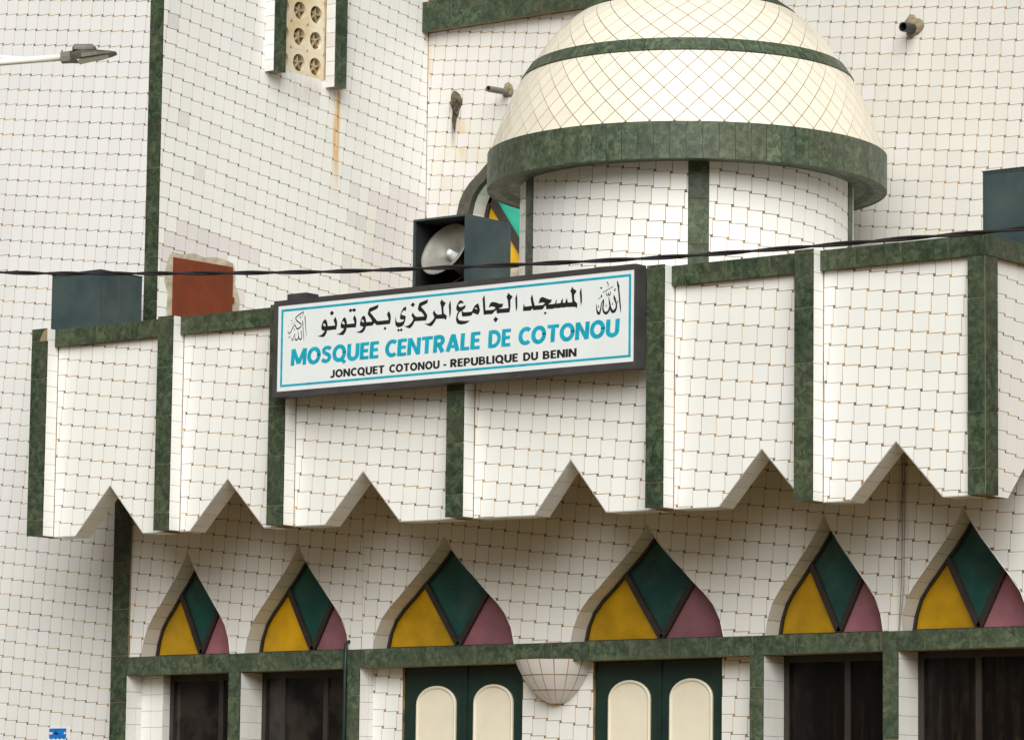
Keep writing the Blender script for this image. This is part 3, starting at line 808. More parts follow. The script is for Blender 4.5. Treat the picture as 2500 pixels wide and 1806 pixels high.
# doors: two pairs of leaves with round-headed cream panels
for x0, x1, mid_, cs in ((-1.073, .322, -.352, ((-.690, .232), (-.028, .226))), (1.110, 2.493, 1.815, ((1.490, .228), (2.152, .228)))):
    d = bpy.data.objects.new("double_door", None); C.objects.link(d); d.parent = low
    zt = zbb(x0)
    for (a, b), (xc, hw) in zip(((x0 + .003, mid_ - .004), (mid_ + .004, x1 - .003)), cs):
        lf = MB(B).box(a, b, YQ + .030, YQ + .075, .14, zt).build("leaf", M_doorg, d)
        sp_, top = 3.000 + .006 * xc, .168
        out = [(xc + hw, .55)] + [(xc + hw * math.cos(R(t)), sp_ + top * math.sin(R(t))) for t in range(0, 181, 12)] + [(xc - hw, .55)]
        inn_ = [(xc + hw - .026, .585)] + [(xc + (hw - .026) * math.cos(R(t)), sp_ + (top - .026) * math.sin(R(t))) for t in range(0, 181, 12)] + [(xc - hw + .026, .585)]
        fD = front(YQ + .030)
        MB(B).prism(fD, inn_, 0.0, .009).build("arched_panel", M_cream, lf)
        mo = MB(B)
        for i in range(len(out) - 1):
            md = [((out[q][0] + inn_[q][0]) / 2, (out[q][1] + inn_[q][1]) / 2) for q in (i, i + 1)]
            vs = []
            for poly, w_ in ((out, 0.0), (out, .016), (None, .022), (inn_, .015), (inn_, 0.0)):
                for e in (0, 1): vs.append(fD.p(*(md[e] if poly is None else poly[i + e]), w_))
            mo.add(vs, [(0, 1, 3, 2), (2, 3, 5, 4), (4, 5, 7, 6), (6, 7, 9, 8)])
        mo.build("moulding", M_cream, lf)
    MB(B).box(mid_ - .022, mid_ + .022, YQ + .016, YQ + .0295, .14, zt - .006).build("cover_strip", M_doorg, d)
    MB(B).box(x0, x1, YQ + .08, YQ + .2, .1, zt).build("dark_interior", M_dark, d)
# half-bowl corbel between the doors
cb = bpy.data.objects.new("corbel", None); C.objects.link(cb); cb.parent = low
prof = [(1.0, 3.362), (.925, 3.290), (.835, 3.225), (.725, 3.160), (.59, 3.095), (.42, 3.035), (.22, 2.988), (.04, 2.968)]
def cpt(k, a, off=0.0):
    r_, z_ = prof[k]
    return Vector((.716 + (.392 * r_ + off) * math.cos(a), YQ - (.36 * r_ + off) * math.sin(a), z_))
m = MB(B); na = 36
for k in range(7):
    for i in range(na):
        a, b = math.pi * i / na, math.pi * (i + 1) / na
        m.add([cpt(k, a, -.004), cpt(k, b, -.004), cpt(k + 1, b, -.004), cpt(k + 1, a, -.004)], [(0, 1, 2, 3)])
m.add([cpt(0, math.pi * i / na, -.008) for i in range(na + 1)], [tuple(range(na + 1))])
m.build("corbel_core", M_grout, cb)
for k0, k1 in ((0, 2), (2, 4), (4, 7)):
    for g in range(9):
        a0, a1 = math.pi * g / 9 + .010, math.pi * (g + 1) / 9 - .010
        vs, fs = [], []
        ks = list(range(k0, k1 + 1)); nn = 5
        for k in ks:
            for e in range(nn):
                q = cpt(k, a0 + (a1 - a0) * e / (nn - 1)); q.z += (-.004 if k == k0 else .004 if k == k1 else 0); vs.append(q)
        for r_ in range(len(ks) - 1):
            for e in range(nn - 1): fs.append((r_ * nn + e, r_ * nn + e + 1, (r_ + 1) * nn + e + 1, (r_ + 1) * nn + e))
        mm = MB(B).add(vs, fs)
        mesh_obj("corbel_tile", mm.v, mm.f, M_lav, cb, (0, 0, 0), True)
# thin things fixed to the wall
MB(B).tube([(-1.60, YL + .12, 3.56), (-1.575, YL - .01, 3.575), (-1.572, YL - .055, 3.55), (-1.572, YL - .058, 3.3), (-1.572, YL - .058, .15)], .016, 10).build("drain_pipe", M_doorg, low, True)
MB(B).tube([(4.425, YL - .004, ZSOF), (4.428, YL - .006, 4.4), (4.420, YL - .006, 3.9), (4.405, YL - .02, 3.53), (4.40, YL - .035, 3.50), (4.40, YL - .037, 3.40)], .0018, 6).build("thin_wire", M_wire, low)
MB(B).tube([(4.452, YL - .004, ZSOF), (4.450, YL - .006, 4.3), (4.446, YL - .006, 3.9), (4.410, YL - .02, 3.52)], .0014, 6).build("thin_wire", M_wire, low)
MB(B).box(-4.57, XE, YL + .42, YL + .60, 0, ZSOF).build("core_wall", M_cement, low)
T.finish()

# ------------------------------------------------------------------ domed turret
DX, DY = .454, 3.424
RD, RR = 1.573, 1.886
B = Vector((DX, DY, ZROOF))
dome = thing("domed_turret", "round white tiled turret with green ring and cream diamond tiled dome", "dome", B)
T = Tiler(B, 300)
AZ0 = R(36.126) - math.pi / 2         # direction from the axis towards the camera
def dpt(th, r_, z): return Vector((DX + r_ * math.cos(AZ0 + th), DY + r_ * math.sin(AZ0 + th), z))
dr = MB(B).lathe((DX, DY, 0), (0, 0, 1), [(RD - .0075, ZROOF), (RD - .0075, 7.95)], 96).build("drum", M_grout, dome)
STR = [R(4.0 + 72 * k) for k in range(5)]
class Cyl:
    N = Vector((0, 0, 9))
    def p(s, u, v, w=0.0): return dpt(u / RD, RD + w * 2, v)
hs_ = .093 / RD
for k in range(5):
    a0, a1 = STR[k] + hs_ + .002, STR[k] + R(72) - hs_ - .002
    reg = [(a0 * RD, ZROOF), (a1 * RD, ZROOF), (a1 * RD, 7.90), (a0 * RD, 7.90)]
    T.lattice(dr, Cyl(), reg, (.2725, 7.525), M_tile, True)
    st = bpy.data.objects.new("green_strip", None); C.objects.link(st); st.parent = dome
    for j in range(4):
        z0, z1 = ZROOF + .42 * j, min(ZROOF + .42 * j + .416, 7.90); th = STR[k]
        vs = [dpt(th + t * hs_, RD + .006, z) for z in (z0, z1) for t in (-1, -.33, .33, 1)] + [dpt(th + t * hs_, RD - .014, z) for z in (z0, z1) for t in (-1, -.33, .33, 1)]
        fs = [(i, i + 1, i + 5, i + 4) for i in range(3)] + [(0, 4, 12, 8), (3, 11, 15, 7)] + [(i + 4, i + 5, i + 13, i + 12) for i in range(3)] + [(i, i + 8, i + 9, i + 1) for i in range(3)]
        m = MB(B).add(vs, fs); mesh_obj("marble_tile", m.v, m.f, M_green, st)
T.finish()
# ring: soffit and core, then marble pieces all round
rg = MB(B).lathe((DX, DY, 0), (0, 0, 1), [(RD - .02, 7.90), (RR - .20, 7.90), (RR - .12, 7.876), (RR - .012, 7.876), (RR - .012, 8.203), (1.80, 8.206)], 96).build("ring", M_green2, dome)
nr = 80; shared = None
for k in range(nr):
    a0, a1 = 2 * math.pi * k / nr, 2 * math.pi * (k + 1) / nr - .0022
    if shared is None:
        vs = []
        for r_ in (RR, RR - .02):
            for z in (7.872, 8.21):
                for e in range(3):
                    t = (a1 - a0) * e / 2; vs.append((r_ * math.cos(t), r_ * math.sin(t), z - ZROOF))
        fs = [(0, 1, 4, 3), (1, 2, 5, 4), (6, 9, 10, 7), (7, 10, 11, 8), (0, 3, 9, 6), (2, 8, 11, 5), (3, 4, 10, 9), (4, 5, 11, 10), (0, 6, 7, 1), (1, 7, 8, 2)]
        o = mesh_obj("marble_tile", vs, fs, M_green2, rg); shared = o.data
    else: o = link("marble_tile", shared, rg)
    o.rotation_euler = (0, 0, a0)
# dome shell
PRO = [(1.868, 8.206), (1.80, 8.42), (1.69, 8.70), (1.60, 8.87), (1.553, 8.945), (1.475, 9.06), (1.38, 9.20), (1.295, 9.32), (1.195, 9.43), (1.075, 9.525), (.95, 9.61), (.875, 9.665), (.70, 9.80), (.50, 9.96), (.30, 10.15), (.12, 10.38), (.03, 10.62)]
LEN = [0.0]
for i in range(1, len(PRO)): LEN.append(LEN[-1] + math.dist(PRO[i], PRO[i - 1]))
def prof_at(l):
    l = max(0, min(l, LEN[-1] - 1e-6)); i = next(q for q in range(1, len(LEN)) if LEN[q] >= l); t = (l - LEN[i - 1]) / (LEN[i] - LEN[i - 1])
    a, b = PRO[i - 1], PRO[i]
    # smooth normal
    def nrm(k):
        p, q = PRO[max(k - 1, 0)], PRO[min(k + 1, len(PRO) - 1)]; d = Vector((q[0] - p[0], q[1] - p[1])).normalized(); return Vector((d.y, -d.x))
    n_ = (nrm(i - 1) * (1 - t) + nrm(i) * t).normalized()
    return a[0] + (b[0] - a[0]) * t, a[1] + (b[1] - a[1]) * t, n_
def dome_pt(th, l, off):
    r_, z, n_ = prof_at(l); return dpt(th, r_ + n_.x * off, z + n_.y * off)
def len_at(z): i = next(q for q in range(1, len(PRO)) if PRO[q][1] >= z); return LEN[i - 1] + (LEN[i] - LEN[i - 1]) * (z - PRO[i - 1][1]) / (PRO[i][1] - PRO[i - 1][1])
sh = MB(B).lathe((DX, DY, 0), (0, 0, 1), [(prof_at(LEN[-1] * k / 60)[0] - prof_at(LEN[-1] * k / 60)[2].x * .007, prof_at(LEN[-1] * k / 60)[1] - prof_at(LEN[-1] * k / 60)[2].y * .007) for k in range(61)], 96).build("dome_shell", M_dgrout, dome, True)
Lr = [len_at(8.925), len_at(9.050), len_at(9.56), len_at(9.73)]
zones = [(0.0, Lr[0]), (Lr[1], Lr[2]), (Lr[3], len_at(10.5))]
TD2 = Tiler(B, 300)
for zi, (l0, l1) in enumerate(zones):
    rm = prof_at((l0 + l1) * .5)[0]
    n_ = max(8, round(2 * math.pi * rm / .212)); da = 2 * math.pi / n_; hgt = .112
    rows = int((l1 - l0) / hgt) + 2
    for j in range(0, rows + 1):
        for i in range(n_):
            tc = (i + (.5 if j % 2 else 0)) * da; lc = l0 + j * hgt + (.02 if zi == 0 else -.03)
            k = 1 - .0050 / .106
            poly = [(tc + da / 2 * k, lc), (tc, lc + hgt * k), (tc - da / 2 * k, lc), (tc, lc - hgt * k)]
            poly = clip(clip(poly, 0, 1, l1 - .002), 0, -1, -(l0 + .002))
            if len(poly) < 3 or abs(area(poly)) < 4e-4: continue
            if area(poly) < 0: poly = poly[::-1]
            vs = [dome_pt(a, l, 0.0) for a, l in poly] + [dome_pt(a, l, -.009) for a, l in poly]
            TD2.add(sh, vs, len(poly), M_dome)
TD2.finish()
for zi, (l0, l1) in enumerate(((Lr[0], Lr[1]), (Lr[2], Lr[3]))):
    rb = bpy.data.objects.new("green_ring", None); C.objects.link(rb); rb.parent = dome
    n_ = round(2 * math.pi * prof_at(l0)[0] / .156); shared = None
    for k in range(n_):
        a0, a1 = 2 * math.pi * k / n_, 2 * math.pi * (k + 1) / n_ - .003
        if shared is None:
            vs = []
            for off in (.012, -.012):
                for l in (l0 + .001, l1 - .001):
                    for e in range(3):
                        r_, z, nn = prof_at(l); t = (a1 - a0) * e / 2; q = r_ + nn.x * off
                        vs.append((q * math.cos(t), q * math.sin(t), z + nn.y * off - ZROOF))
            o = mesh_obj("marble_tile", vs, [(0, 1, 4, 3), (1, 2, 5, 4), (0, 3, 9, 6), (2, 8, 11, 5), (3, 4, 10, 9), (4, 5, 11, 10), (0, 6, 7, 1), (1, 7, 8, 2)], M_green2, rb); shared = o.data
        else: o = link("marble_tile", shared, rb)
        o.rotation_euler = (0, 0, a0)
MB(B).lathe((DX, DY, 0), (0, 0, 1), [(.03, 10.55), (.10, 10.66), (.12, 10.74), (.09, 10.83), (.02, 10.9), (.015, 11.2)], 24).build("finial", M_green2, dome, True)

# ------------------------------------------------------------------ sign
SY = -.300
B = Vector((0.65, -.15, 5.676))
sg = thing("sign", "white lightbox sign in dark frame with Arabic and MOSQUEE CENTRALE DE COTONOU lettering", "sign", B)
SX0, SX1, SZ0, SZ1 = -1.388, 2.655, 5.676, 6.545
fx0, fx1, fz0, fz1 = -1.336, 2.640, 5.727, 6.498
c = MB(B).box(SX0, SX1, SY + .012, -.153, SZ0, SZ1)
for a, b, e, f in ((SX0, SX1, fz1, SZ1), (SX0, SX1, SZ0, fz0), (SX0, fx0, fz0, fz1), (fx1, SX1, fz0, fz1)): c.box(a, b, SY, SY + .0115, e, f)
c.build("casing", M_case, sg)
MB(B).box(fx0 + .0005, fx1 - .0005, SY + .004, SY + .0115, fz0 + .0005, fz1 - .0005).build("face_panel", M_face, sg)
MB(B).box(-1.366, -1.14, -.149, .02, 6.5405, 6.625).build("bracket", M_case, sg)
fY = front(SY + .004)
b_ = MB(B)
for a, b, e, f in ((-1.299, 2.606, 6.442, 6.463), (-1.297, 2.608, 5.766, 5.786), (-1.299, -1.276, 5.786, 6.442), (2.584, 2.607, 5.786, 6.442)):
    b_.prism(fY, [(a, e), (b, e), (b, f), (a, f)], 0, .0012)
b_.build("border_line", M_teal, sg)
ART = {"P":[[[[-863,6193],[-842,6196],[-817,6202],[-796,6217],[-779,6237],[-805,6241],[-819,6251],[-821,6269],[-818,6285],[-809,6310],[-794,6330],[-782,6337],[-769,6334],[-758,6322],[-749,6299],[-745,6274],[-704,6274],[-659,6274],[-663,6289],[-671,6306],[-678,6324],[-669,6336],[-660,6351],[-648,6336],[-639,6316],[-634,6294],[-637,6268],[-644,6238],[-694,6237],[-752,6236],[-758,6216],[-771,6197],[-784,6186],[-794,6180],[-829,6185]],[[-802,6287],[-793,6302],[-787,6303],[-775,6290],[-768,6276],[-776,6274],[-789,6280]]],[[-700,6410],[-674,6386],[-699,6364],[-724,6388]],[[[-643,6194],[-613,6197],[-588,6208],[-567,6223],[-554,6239],[-576,6243],[-591,6249],[-595,6262],[-591,6281],[-580,6306],[-566,6330],[-551,6339],[-536,6328],[-525,6305],[-519,6275],[-432,6275],[-438,6295],[-451,6320],[-441,6337],[-433,6351],[-418,6329],[-409,6304],[-409,6280],[-415,6239],[-467,6241],[-523,6242],[-529,6218],[-541,6200],[-554,6188],[-566,6181],[-604,6187]],[[-579,6289],[-571,6303],[-563,6306],[-550,6289],[-544,6277],[-554,6275],[-566,6279]]],[[-485,6411],[-462,6399],[-439,6412],[-416,6394],[-436,6375],[-461,6391],[-482,6376],[-503,6394]],[[[-416,6195],[-390,6198],[-361,6206],[-340,6220],[-328,6238],[-358,6245],[-369,6253],[-369,6270],[-361,6299],[-347,6326],[-328,6337],[-313,6330],[-303,6310],[-296,6276],[-229,6276],[-238,6296],[-259,6320],[-282,6344],[-277,6366],[-267,6391],[-252,6401],[-215,6407],[-155,6421],[-167,6388],[-210,6374],[-254,6361],[-226,6333],[-192,6299],[-168,6276],[-108,6275],[-38,6276],[-44,6297],[-59,6324],[-49,6342],[-37,6355],[-22,6334],[-13,6304],[-15,6269],[-24,6240],[-87,6240],[-174,6240],[-191,6254],[-201,6262],[-214,6252],[-222,6240],[-261,6240],[-299,6240],[-305,6219],[-319,6200],[-344,6184],[-381,6188]],[[-354,6292],[-344,6304],[-337,6303],[-327,6290],[-320,6278],[-331,6277],[-344,6283]]],[[-79,6220],[-61,6203],[-78,6188],[-95,6206]],[[51,6321],[45,6296],[47,6270],[57,6250],[81,6245],[110,6246],[133,6256],[139,6263],[129,6268],[106,6268],[91,6279],[91,6292],[96,6317],[105,6339],[121,6361],[137,6375],[154,6377],[162,6368],[156,6338],[144,6346],[128,6345],[115,6333],[104,6318],[116,6307],[139,6301],[155,6296],[157,6287],[153,6262],[143,6237],[131,6218],[111,6208],[81,6203],[62,6205],[41,6225],[37,6250],[39,6283]],[[76,6192],[90,6178],[108,6193],[125,6177],[109,6162],[94,6174],[76,6164],[60,6178]],[[131,6215],[157,6207],[187,6210],[213,6225],[232,6243],[243,6264],[231,6281],[221,6296],[227,6307],[237,6321],[254,6297],[270,6282],[293,6278],[346,6277],[369,6279],[352,6300],[328,6322],[312,6322],[292,6348],[298,6370],[306,6395],[324,6403],[363,6412],[409,6422],[399,6390],[357,6376],[328,6366],[351,6343],[381,6313],[402,6284],[398,6261],[389,6240],[343,6240],[258,6242],[249,6222],[233,6203],[213,6188],[202,6185],[174,6192]],[[236,6410],[261,6388],[236,6367],[210,6388]],[[368,6219],[393,6210],[422,6211],[448,6225],[470,6243],[481,6260],[471,6278],[463,6297],[470,6311],[478,6322],[492,6299],[508,6284],[525,6279],[564,6281],[561,6312],[556,6345],[549,6368],[541,6380],[552,6398],[562,6413],[574,6396],[608,6375],[595,6357],[582,6340],[584,6310],[588,6284],[606,6274],[622,6260],[619,6242],[609,6226],[597,6237],[581,6241],[538,6243],[501,6244],[490,6224],[471,6203],[455,6189],[445,6185],[422,6189],[393,6201]],[[658,6397],[664,6362],[667,6324],[666,6284],[659,6256],[654,6243],[648,6270],[646,6305],[641,6346],[643,6363],[651,6380]],[[[776,6385],[794,6378],[812,6356],[791,6359],[765,6357],[749,6350],[751,6337],[766,6327],[784,6326],[809,6334],[832,6341],[824,6313],[801,6301],[795,6295],[799,6284],[812,6278],[871,6277],[900,6278],[911,6301],[928,6325],[953,6340],[971,6342],[980,6315],[989,6283],[981,6261],[968,6244],[944,6253],[918,6263],[908,6264],[901,6249],[886,6242],[843,6241],[796,6242],[787,6259],[785,6293],[768,6286],[752,6271],[742,6246],[748,6229],[761,6213],[786,6207],[830,6202],[878,6202],[859,6188],[830,6177],[790,6174],[758,6178],[736,6190],[724,6216],[726,6247],[738,6277],[748,6289],[728,6304],[724,6324],[731,6346],[745,6367],[761,6383]],[[929,6303],[937,6309],[945,6307],[957,6297],[956,6291],[943,6296]]],[[1037,6410],[1042,6369],[1050,6277],[1101,6276],[1140,6276],[1162,6290],[1140,6301],[1115,6306],[1085,6300],[1093,6320],[1105,6338],[1129,6343],[1164,6336],[1207,6321],[1245,6319],[1235,6291],[1190,6280],[1208,6278],[1258,6276],[1301,6277],[1298,6313],[1292,6349],[1278,6373],[1290,6394],[1301,6410],[1313,6394],[1346,6373],[1331,6355],[1321,6340],[1323,6297],[1320,6263],[1312,6239],[1244,6240],[1175,6240],[1169,6272],[1148,6257],[1125,6239],[1077,6240],[1030,6240],[1026,6278],[1020,6334],[1015,6380],[1027,6399]],[[1161,6214],[1191,6192],[1164,6163],[1137,6189]],[[1391,6395],[1397,6341],[1399,6291],[1395,6263],[1388,6236],[1380,6276],[1378,6315],[1374,6354],[1382,6373]],[[1473,6305],[1477,6276],[1513,6275],[1556,6276],[1549,6303],[1541,6343],[1550,6361],[1558,6376],[1564,6357],[1572,6322],[1588,6275],[1626,6275],[1672,6274],[1698,6287],[1679,6296],[1652,6296],[1628,6290],[1634,6312],[1642,6333],[1658,6342],[1678,6341],[1711,6327],[1744,6315],[1772,6314],[1761,6289],[1729,6275],[1771,6274],[1804,6275],[1811,6296],[1828,6316],[1819,6275],[1863,6276],[1871,6296],[1888,6317],[1890,6275],[1913,6275],[1920,6295],[1932,6315],[1942,6274],[1989,6273],[1986,6308],[1979,6353],[1967,6368],[1978,6389],[1988,6407],[1998,6388],[2034,6366],[2021,6347],[2008,6334],[2010,6306],[2013,6284],[2045,6256],[2042,6233],[2036,6218],[2021,6231],[1975,6234],[1933,6235],[1925,6242],[1920,6235],[1872,6236],[1866,6239],[1857,6234],[1806,6237],[1800,6239],[1788,6233],[1711,6235],[1707,6267],[1694,6263],[1680,6243],[1665,6236],[1617,6237],[1570,6238],[1560,6256],[1550,6240],[1537,6237],[1461,6239],[1460,6263],[1465,6289]],[[1700,6216],[1717,6202],[1701,6190],[1684,6203]],[[2083,6391],[2088,6352],[2092,6313],[2092,6268],[2084,6248],[2080,6230],[2076,6264],[2072,6306],[2067,6351],[2073,6369]]],"S":[[[[2461,6417],[2469,6387],[2479,6331],[2488,6258],[2496,6196],[2500,6146]],[3,19,15,15,14,2]],[[[2469,6396],[2488,6361]],[7,3]],[[[2428,6302],[2434,6268],[2452,6230],[2454,6193],[2435,6164],[2413,6163],[2394,6192],[2384,6235],[2373,6291]],[3,17,15,17,26,26,19,15,3]],[[[2432,6292],[2451,6257]],[7,3]],[[[2386,6205],[2375,6172],[2349,6153],[2326,6164],[2314,6195],[2319,6240],[2321,6274]],[14,17,24,19,15,14,4]],[[[2319,6271],[2298,6233],[2291,6194],[2280,6161],[2269,6156],[2255,6172],[2248,6206],[2246,6240]],[10,10,12,19,24,17,10,2]],[[[2353,6419],[2366,6398],[2367,6368]],[5,9,2]],[[[2312,6330],[2420,6373]],[6,5]],[[[2348,6333],[2352,6305],[2368,6304],[2371,6328],[2371,6306],[2388,6305],[2392,6335]],[4,7,7,6,7,9,4]],[[[2281,6370],[2300,6372],[2291,6359]],[7,9,4]],[[[2294,6310],[2301,6300],[2286,6289],[2258,6276]],[12,12,5,2]],[[[2426,6348],[2441,6331],[2437,6344],[2450,6352]],[4,7,6,5]],[[[2265,6228],[2270,6211],[2272,6206]],[2,9,7]],[[[2345,6229],[2350,6212],[2352,6207]],[2,9,7]],[[[2411,6239],[2416,6222],[2418,6218]],[2,9,7]],[[[2464,6252],[2469,6235],[2470,6230]],[2,9,7]],[[[-1020,6389],[-1016,6368],[-1011,6329],[-1006,6281],[-1000,6237],[-997,6199]],[3,10,8,7,6,2]],[[[-1047,6351],[-1041,6324],[-1039,6290],[-1033,6240],[-1027,6197],[-1024,6159]],[3,10,7,7,6,2]],[[[-1062,6260],[-1057,6241],[-1052,6212],[-1052,6191],[-1065,6179],[-1079,6186],[-1090,6211],[-1095,6254]],[6,8,6,9,13,10,7,4]],[[[-1090,6209],[-1096,6187],[-1115,6177],[-1129,6186],[-1133,6209],[-1135,6230],[-1133,6241]],[6,9,12,9,5,7,3]],[[[-1139,6224],[-1148,6208],[-1153,6187],[-1162,6178],[-1169,6188],[-1175,6208]],[4,4,7,10,6,2]],[[[-1189,6222],[-1193,6215],[-1212,6199]],[5,7,2]],[[[-1049,6382],[-1037,6410],[-1038,6423],[-1070,6410],[-1105,6392],[-1125,6378],[-1122,6363],[-1099,6340],[-1068,6322],[-1059,6308],[-1065,6293],[-1084,6282],[-1107,6277],[-1120,6290],[-1131,6312],[-1143,6309],[-1163,6287],[-1180,6256],[-1200,6242],[-1213,6253],[-1217,6272]],[2,5,8,10,10,9,10,11,10,7,8,12,12,8,8,9,8,8,10,5,2]],[[[-1141,6281],[-1140,6273],[-1140,6266]],[4,12,4]],[[[-1074,6367],[-1065,6376],[-1072,6384],[-1077,6369]],[3,4,4,4]],[[[-1182,6323],[-1129,6340]],[2,2]],[[[-1183,6358],[-1172,6351],[-1165,6362]],[3,4,3]],[[[-1212,6314],[-1211,6306]],[4,4]]]}
def fill(name, loops, mat, y):
    bm = bmesh.new()
    for lp in loops:
        vs = [bm.verts.new((x / 1000 - B.x, y - B.y, z / 1000 - B.z)) for x, z in lp]
        for i in range(len(vs)): bm.edges.new((vs[i], vs[(i + 1) % len(vs)]))
    bmesh.ops.triangle_fill(bm, use_beauty=True, use_dissolve=False, edges=bm.edges[:])
    for f in bm.faces:
        f.normal_update()
        if f.normal.y > 0: f.normal_flip()
    me = bpy.data.meshes.new(name); bm.to_mesh(me); bm.free(); me.materials.append(mat)
    return link(name, me, sg)
for g in ART["P"]:
    loops = g if isinstance(g[0][0], list) else [g]
    fill("arabic_lettering", loops, M_ink, SY + .0028)
def smooth_line(P, Wd):
    out = []
    for i in range(len(P) - 1):
        p0, p1, p2, p3 = P[max(i - 1, 0)], P[i], P[i + 1], P[min(i + 2, len(P) - 1)]
        for k in range(6):
            t = k / 6
            out.append((tuple(.5 * (2 * p1[a] + (p2[a] - p0[a]) * t + (2 * p0[a] - 5 * p1[a] + 4 * p2[a] - p3[a]) * t * t + (3 * p1[a] - p0[a] - 3 * p2[a] + p3[a]) * t ** 3) for a in (0, 1)), Wd[i] + (Wd[i + 1] - Wd[i]) * t))
    return out + [(tuple(P[-1]), Wd[-1])]
for idx, lo, hi in ((0, 0, 16), (1, 16, 99)):
    m = MB(B)
    for sI, (P, Wd) in enumerate(ART["S"][lo:hi]):
        ln = smooth_line(P, Wd); yy = SY + .0028 - .00004 * sI
        vs = []
        for i, (p, w) in enumerate(ln):
            a, b = ln[max(i - 1, 0)][0], ln[min(i + 1, len(ln) - 1)][0]
            d = Vector((b[0] - a[0], b[1] - a[1])); d = d.normalized() if d.length > 1e-6 else Vector((1, 0)); w = max(w, 1.5) * .5
            vs += [((p[0] - d.y * w) / 1000, yy, (p[1] + d.x * w) / 1000), ((p[0] + d.y * w) / 1000, yy, (p[1] - d.x * w) / 1000)]
        m.add(vs, [(2 * i, 2 * i + 1, 2 * i + 3, 2 * i + 2) for i in range(len(ln) - 1)])
    m.build("calligraphy", M_ink, sg)
def arc(cx, cy, rx, ry, a0, a1, n=14): return [(cx + rx * math.cos(R(a0 + (a1 - a0) * k / n)), cy + ry * math.sin(R(a0 + (a1 - a0) * k / n))) for k in range(n + 1)]
V_, H_ = .25, .20         # stem and bar weights of the bold capitals (cap height 1)
GL = {'E': (.56, [([(.107, 0), (.107, 1)], V_), ([(.1, .912), (.55, .912)], H_), ([(.1, .51), (.51, .51)], H_), ([(.1, .088), (.56, .088)], H_)]),
      'L': (.54, [([(.107, 0), (.107, 1)], V_), ([(.1, .088), (.54, .088)], H_)]),
      'T': (.68, [([(0, .912), (.68, .912)], H_), ([(.34, 0), (.34, .95)], V_)]),
      'I': (.215, [([(.107, 0), (.107, 1)], V_)]), '-': (.34, [([(0, .36), (.34, .36)], .215)]),
      'N': (.77, [([(.102, 0), (.102, 1)], .245), ([(.668, 0), (.668, 1)], .245), ([(.12, .98), (.65, .02)], .215)]),
      'M': (.98, [([(.10, 0), (.10, 1)], .24), ([(.88, 0), (.88, 1)], .24), ([(.115, .99), (.49, .10)], .24), ([(.865, .99), (.49, .10)], .24)]),
      'A': (.82, [([(.105, 0), (.40, .97)], .25), ([(.715, 0), (.42, .97)], .25), ([(.20, .28), (.62, .28)], .18), ([(.41, .80), (.41, 1.0)], .24)]),
      'U': (.75, [([(.107, 1), (.107, .36)] + arc(.375, .36, .268, .272, 180, 360) + [(.643, .36), (.643, 1)], .25)]),
      'O': (.86, [(arc(.43, .5, .322, .412, 0, 368, 30), .245)]), 'Q': (.88, [(arc(.43, .5, .322, .412, 0, 368, 30), .245), ([(.50, .22), (.84, -.10)], .215)]),
      'C': (.70, [(arc(.43, .5, .322, .412, 48, 312, 24), .24)]),
      'D': (.78, [([(.107, 0), (.107, 1)], V_), ([(.1, .912), (.30, .912)] + arc(.30, .5, .37, .412, 90, -90, 20) + [(.1, .088)], .23)]),
      'P': (.67, [([(.107, 0), (.107, 1)], V_), ([(.1, .912), (.33, .912)] + arc(.33, .672, .235, .240, 90, -90, 14) + [(.1, .432)], .215)]),
      'R': (.70, [([(.107, 0), (.107, 1)], V_), ([(.1, .912), (.33, .912)] + arc(.33, .690, .225, .222, 90, -90, 14) + [(.1, .468)], .25), ([(.33, .47), (.585, 0)], .25)]),
      'B': (.70, [([(.107, 0), (.107, 1)], V_), ([(.1, .912), (.32, .912)] + arc(.32, .722, .215, .190, 90, -90, 14) + [(.1, .532)], .20), ([(.1, .510), (.34, .510)] + arc(.34, .299, .245, .211, 90, -90, 14) + [(.1, .088)], .215)]),
      'J': (.52, [([(.412, 1), (.412, .30)] + arc(.225, .30, .187, .21, 0, -150, 12), .24)]),
      'S': (.64, [([(.56, .80), (.47, .885), (.34, .912), (.20, .885), (.115, .79), (.125, .67), (.22, .585), (.36, .52), (.49, .43), (.53, .30), (.47, .165), (.34, .092), (.20, .095), (.05, .23)], .23)])}
def word(txt, x0, x1, z0, z1, mat, gap, shear=0.0):
    V, F, x, q = [], [], 0.0, 0
    for ch in txt:
        w, strokes = GL[ch]
        for pts, wd in strokes:
            q += 1; k = len(V); n = len(pts)
            for i, p in enumerate(pts):
                a, b = pts[max(i - 1, 0)], pts[min(i + 1, n - 1)]
                d = Vector((b[0] - a[0], b[1] - a[1])).normalized() * (wd / 2)
                for s_ in (-1, 1): V.append((x + p[0] - d.y * s_, p[1] + d.x * s_, q))
            F += [(k + 2 * i, k + 2 * i + 1, k + 2 * i + 3, k + 2 * i + 2) for i in range(n - 1)]
        x += w + gap
    x -= gap
    sc_ = (x1 - x0 - shear * (z1 - z0)) / x; h = z1 - z0
    return mesh_obj("lettering", [(x0 + v[0] * sc_ + shear * v[1] * h - B.x, SY + .0030 - .00002 * v[2] - B.y, z0 + v[1] * h - B.z) for v in V], F, mat, sg)
for t, a, b in (("MOSQUEE", -1.174, -.141), ("CENTRALE", -.075, 1.0), ("DE", 1.084, 1.335), ("COTONOU", 1.412, 2.490)): word(t, a, b, 5.949, 6.097, M_teal, .070, .06)
for t, a, b in (("JONCQUET", -.705, -.079), ("COTONOU", -.022, .547), ("REPUBLIQUE", .668, 1.411), ("DU", 1.47, 1.628), ("BENIN", 1.681, 2.039), ("-", .590, .624)): word(t, a, b, 5.811, 5.880, M_ink, .085)

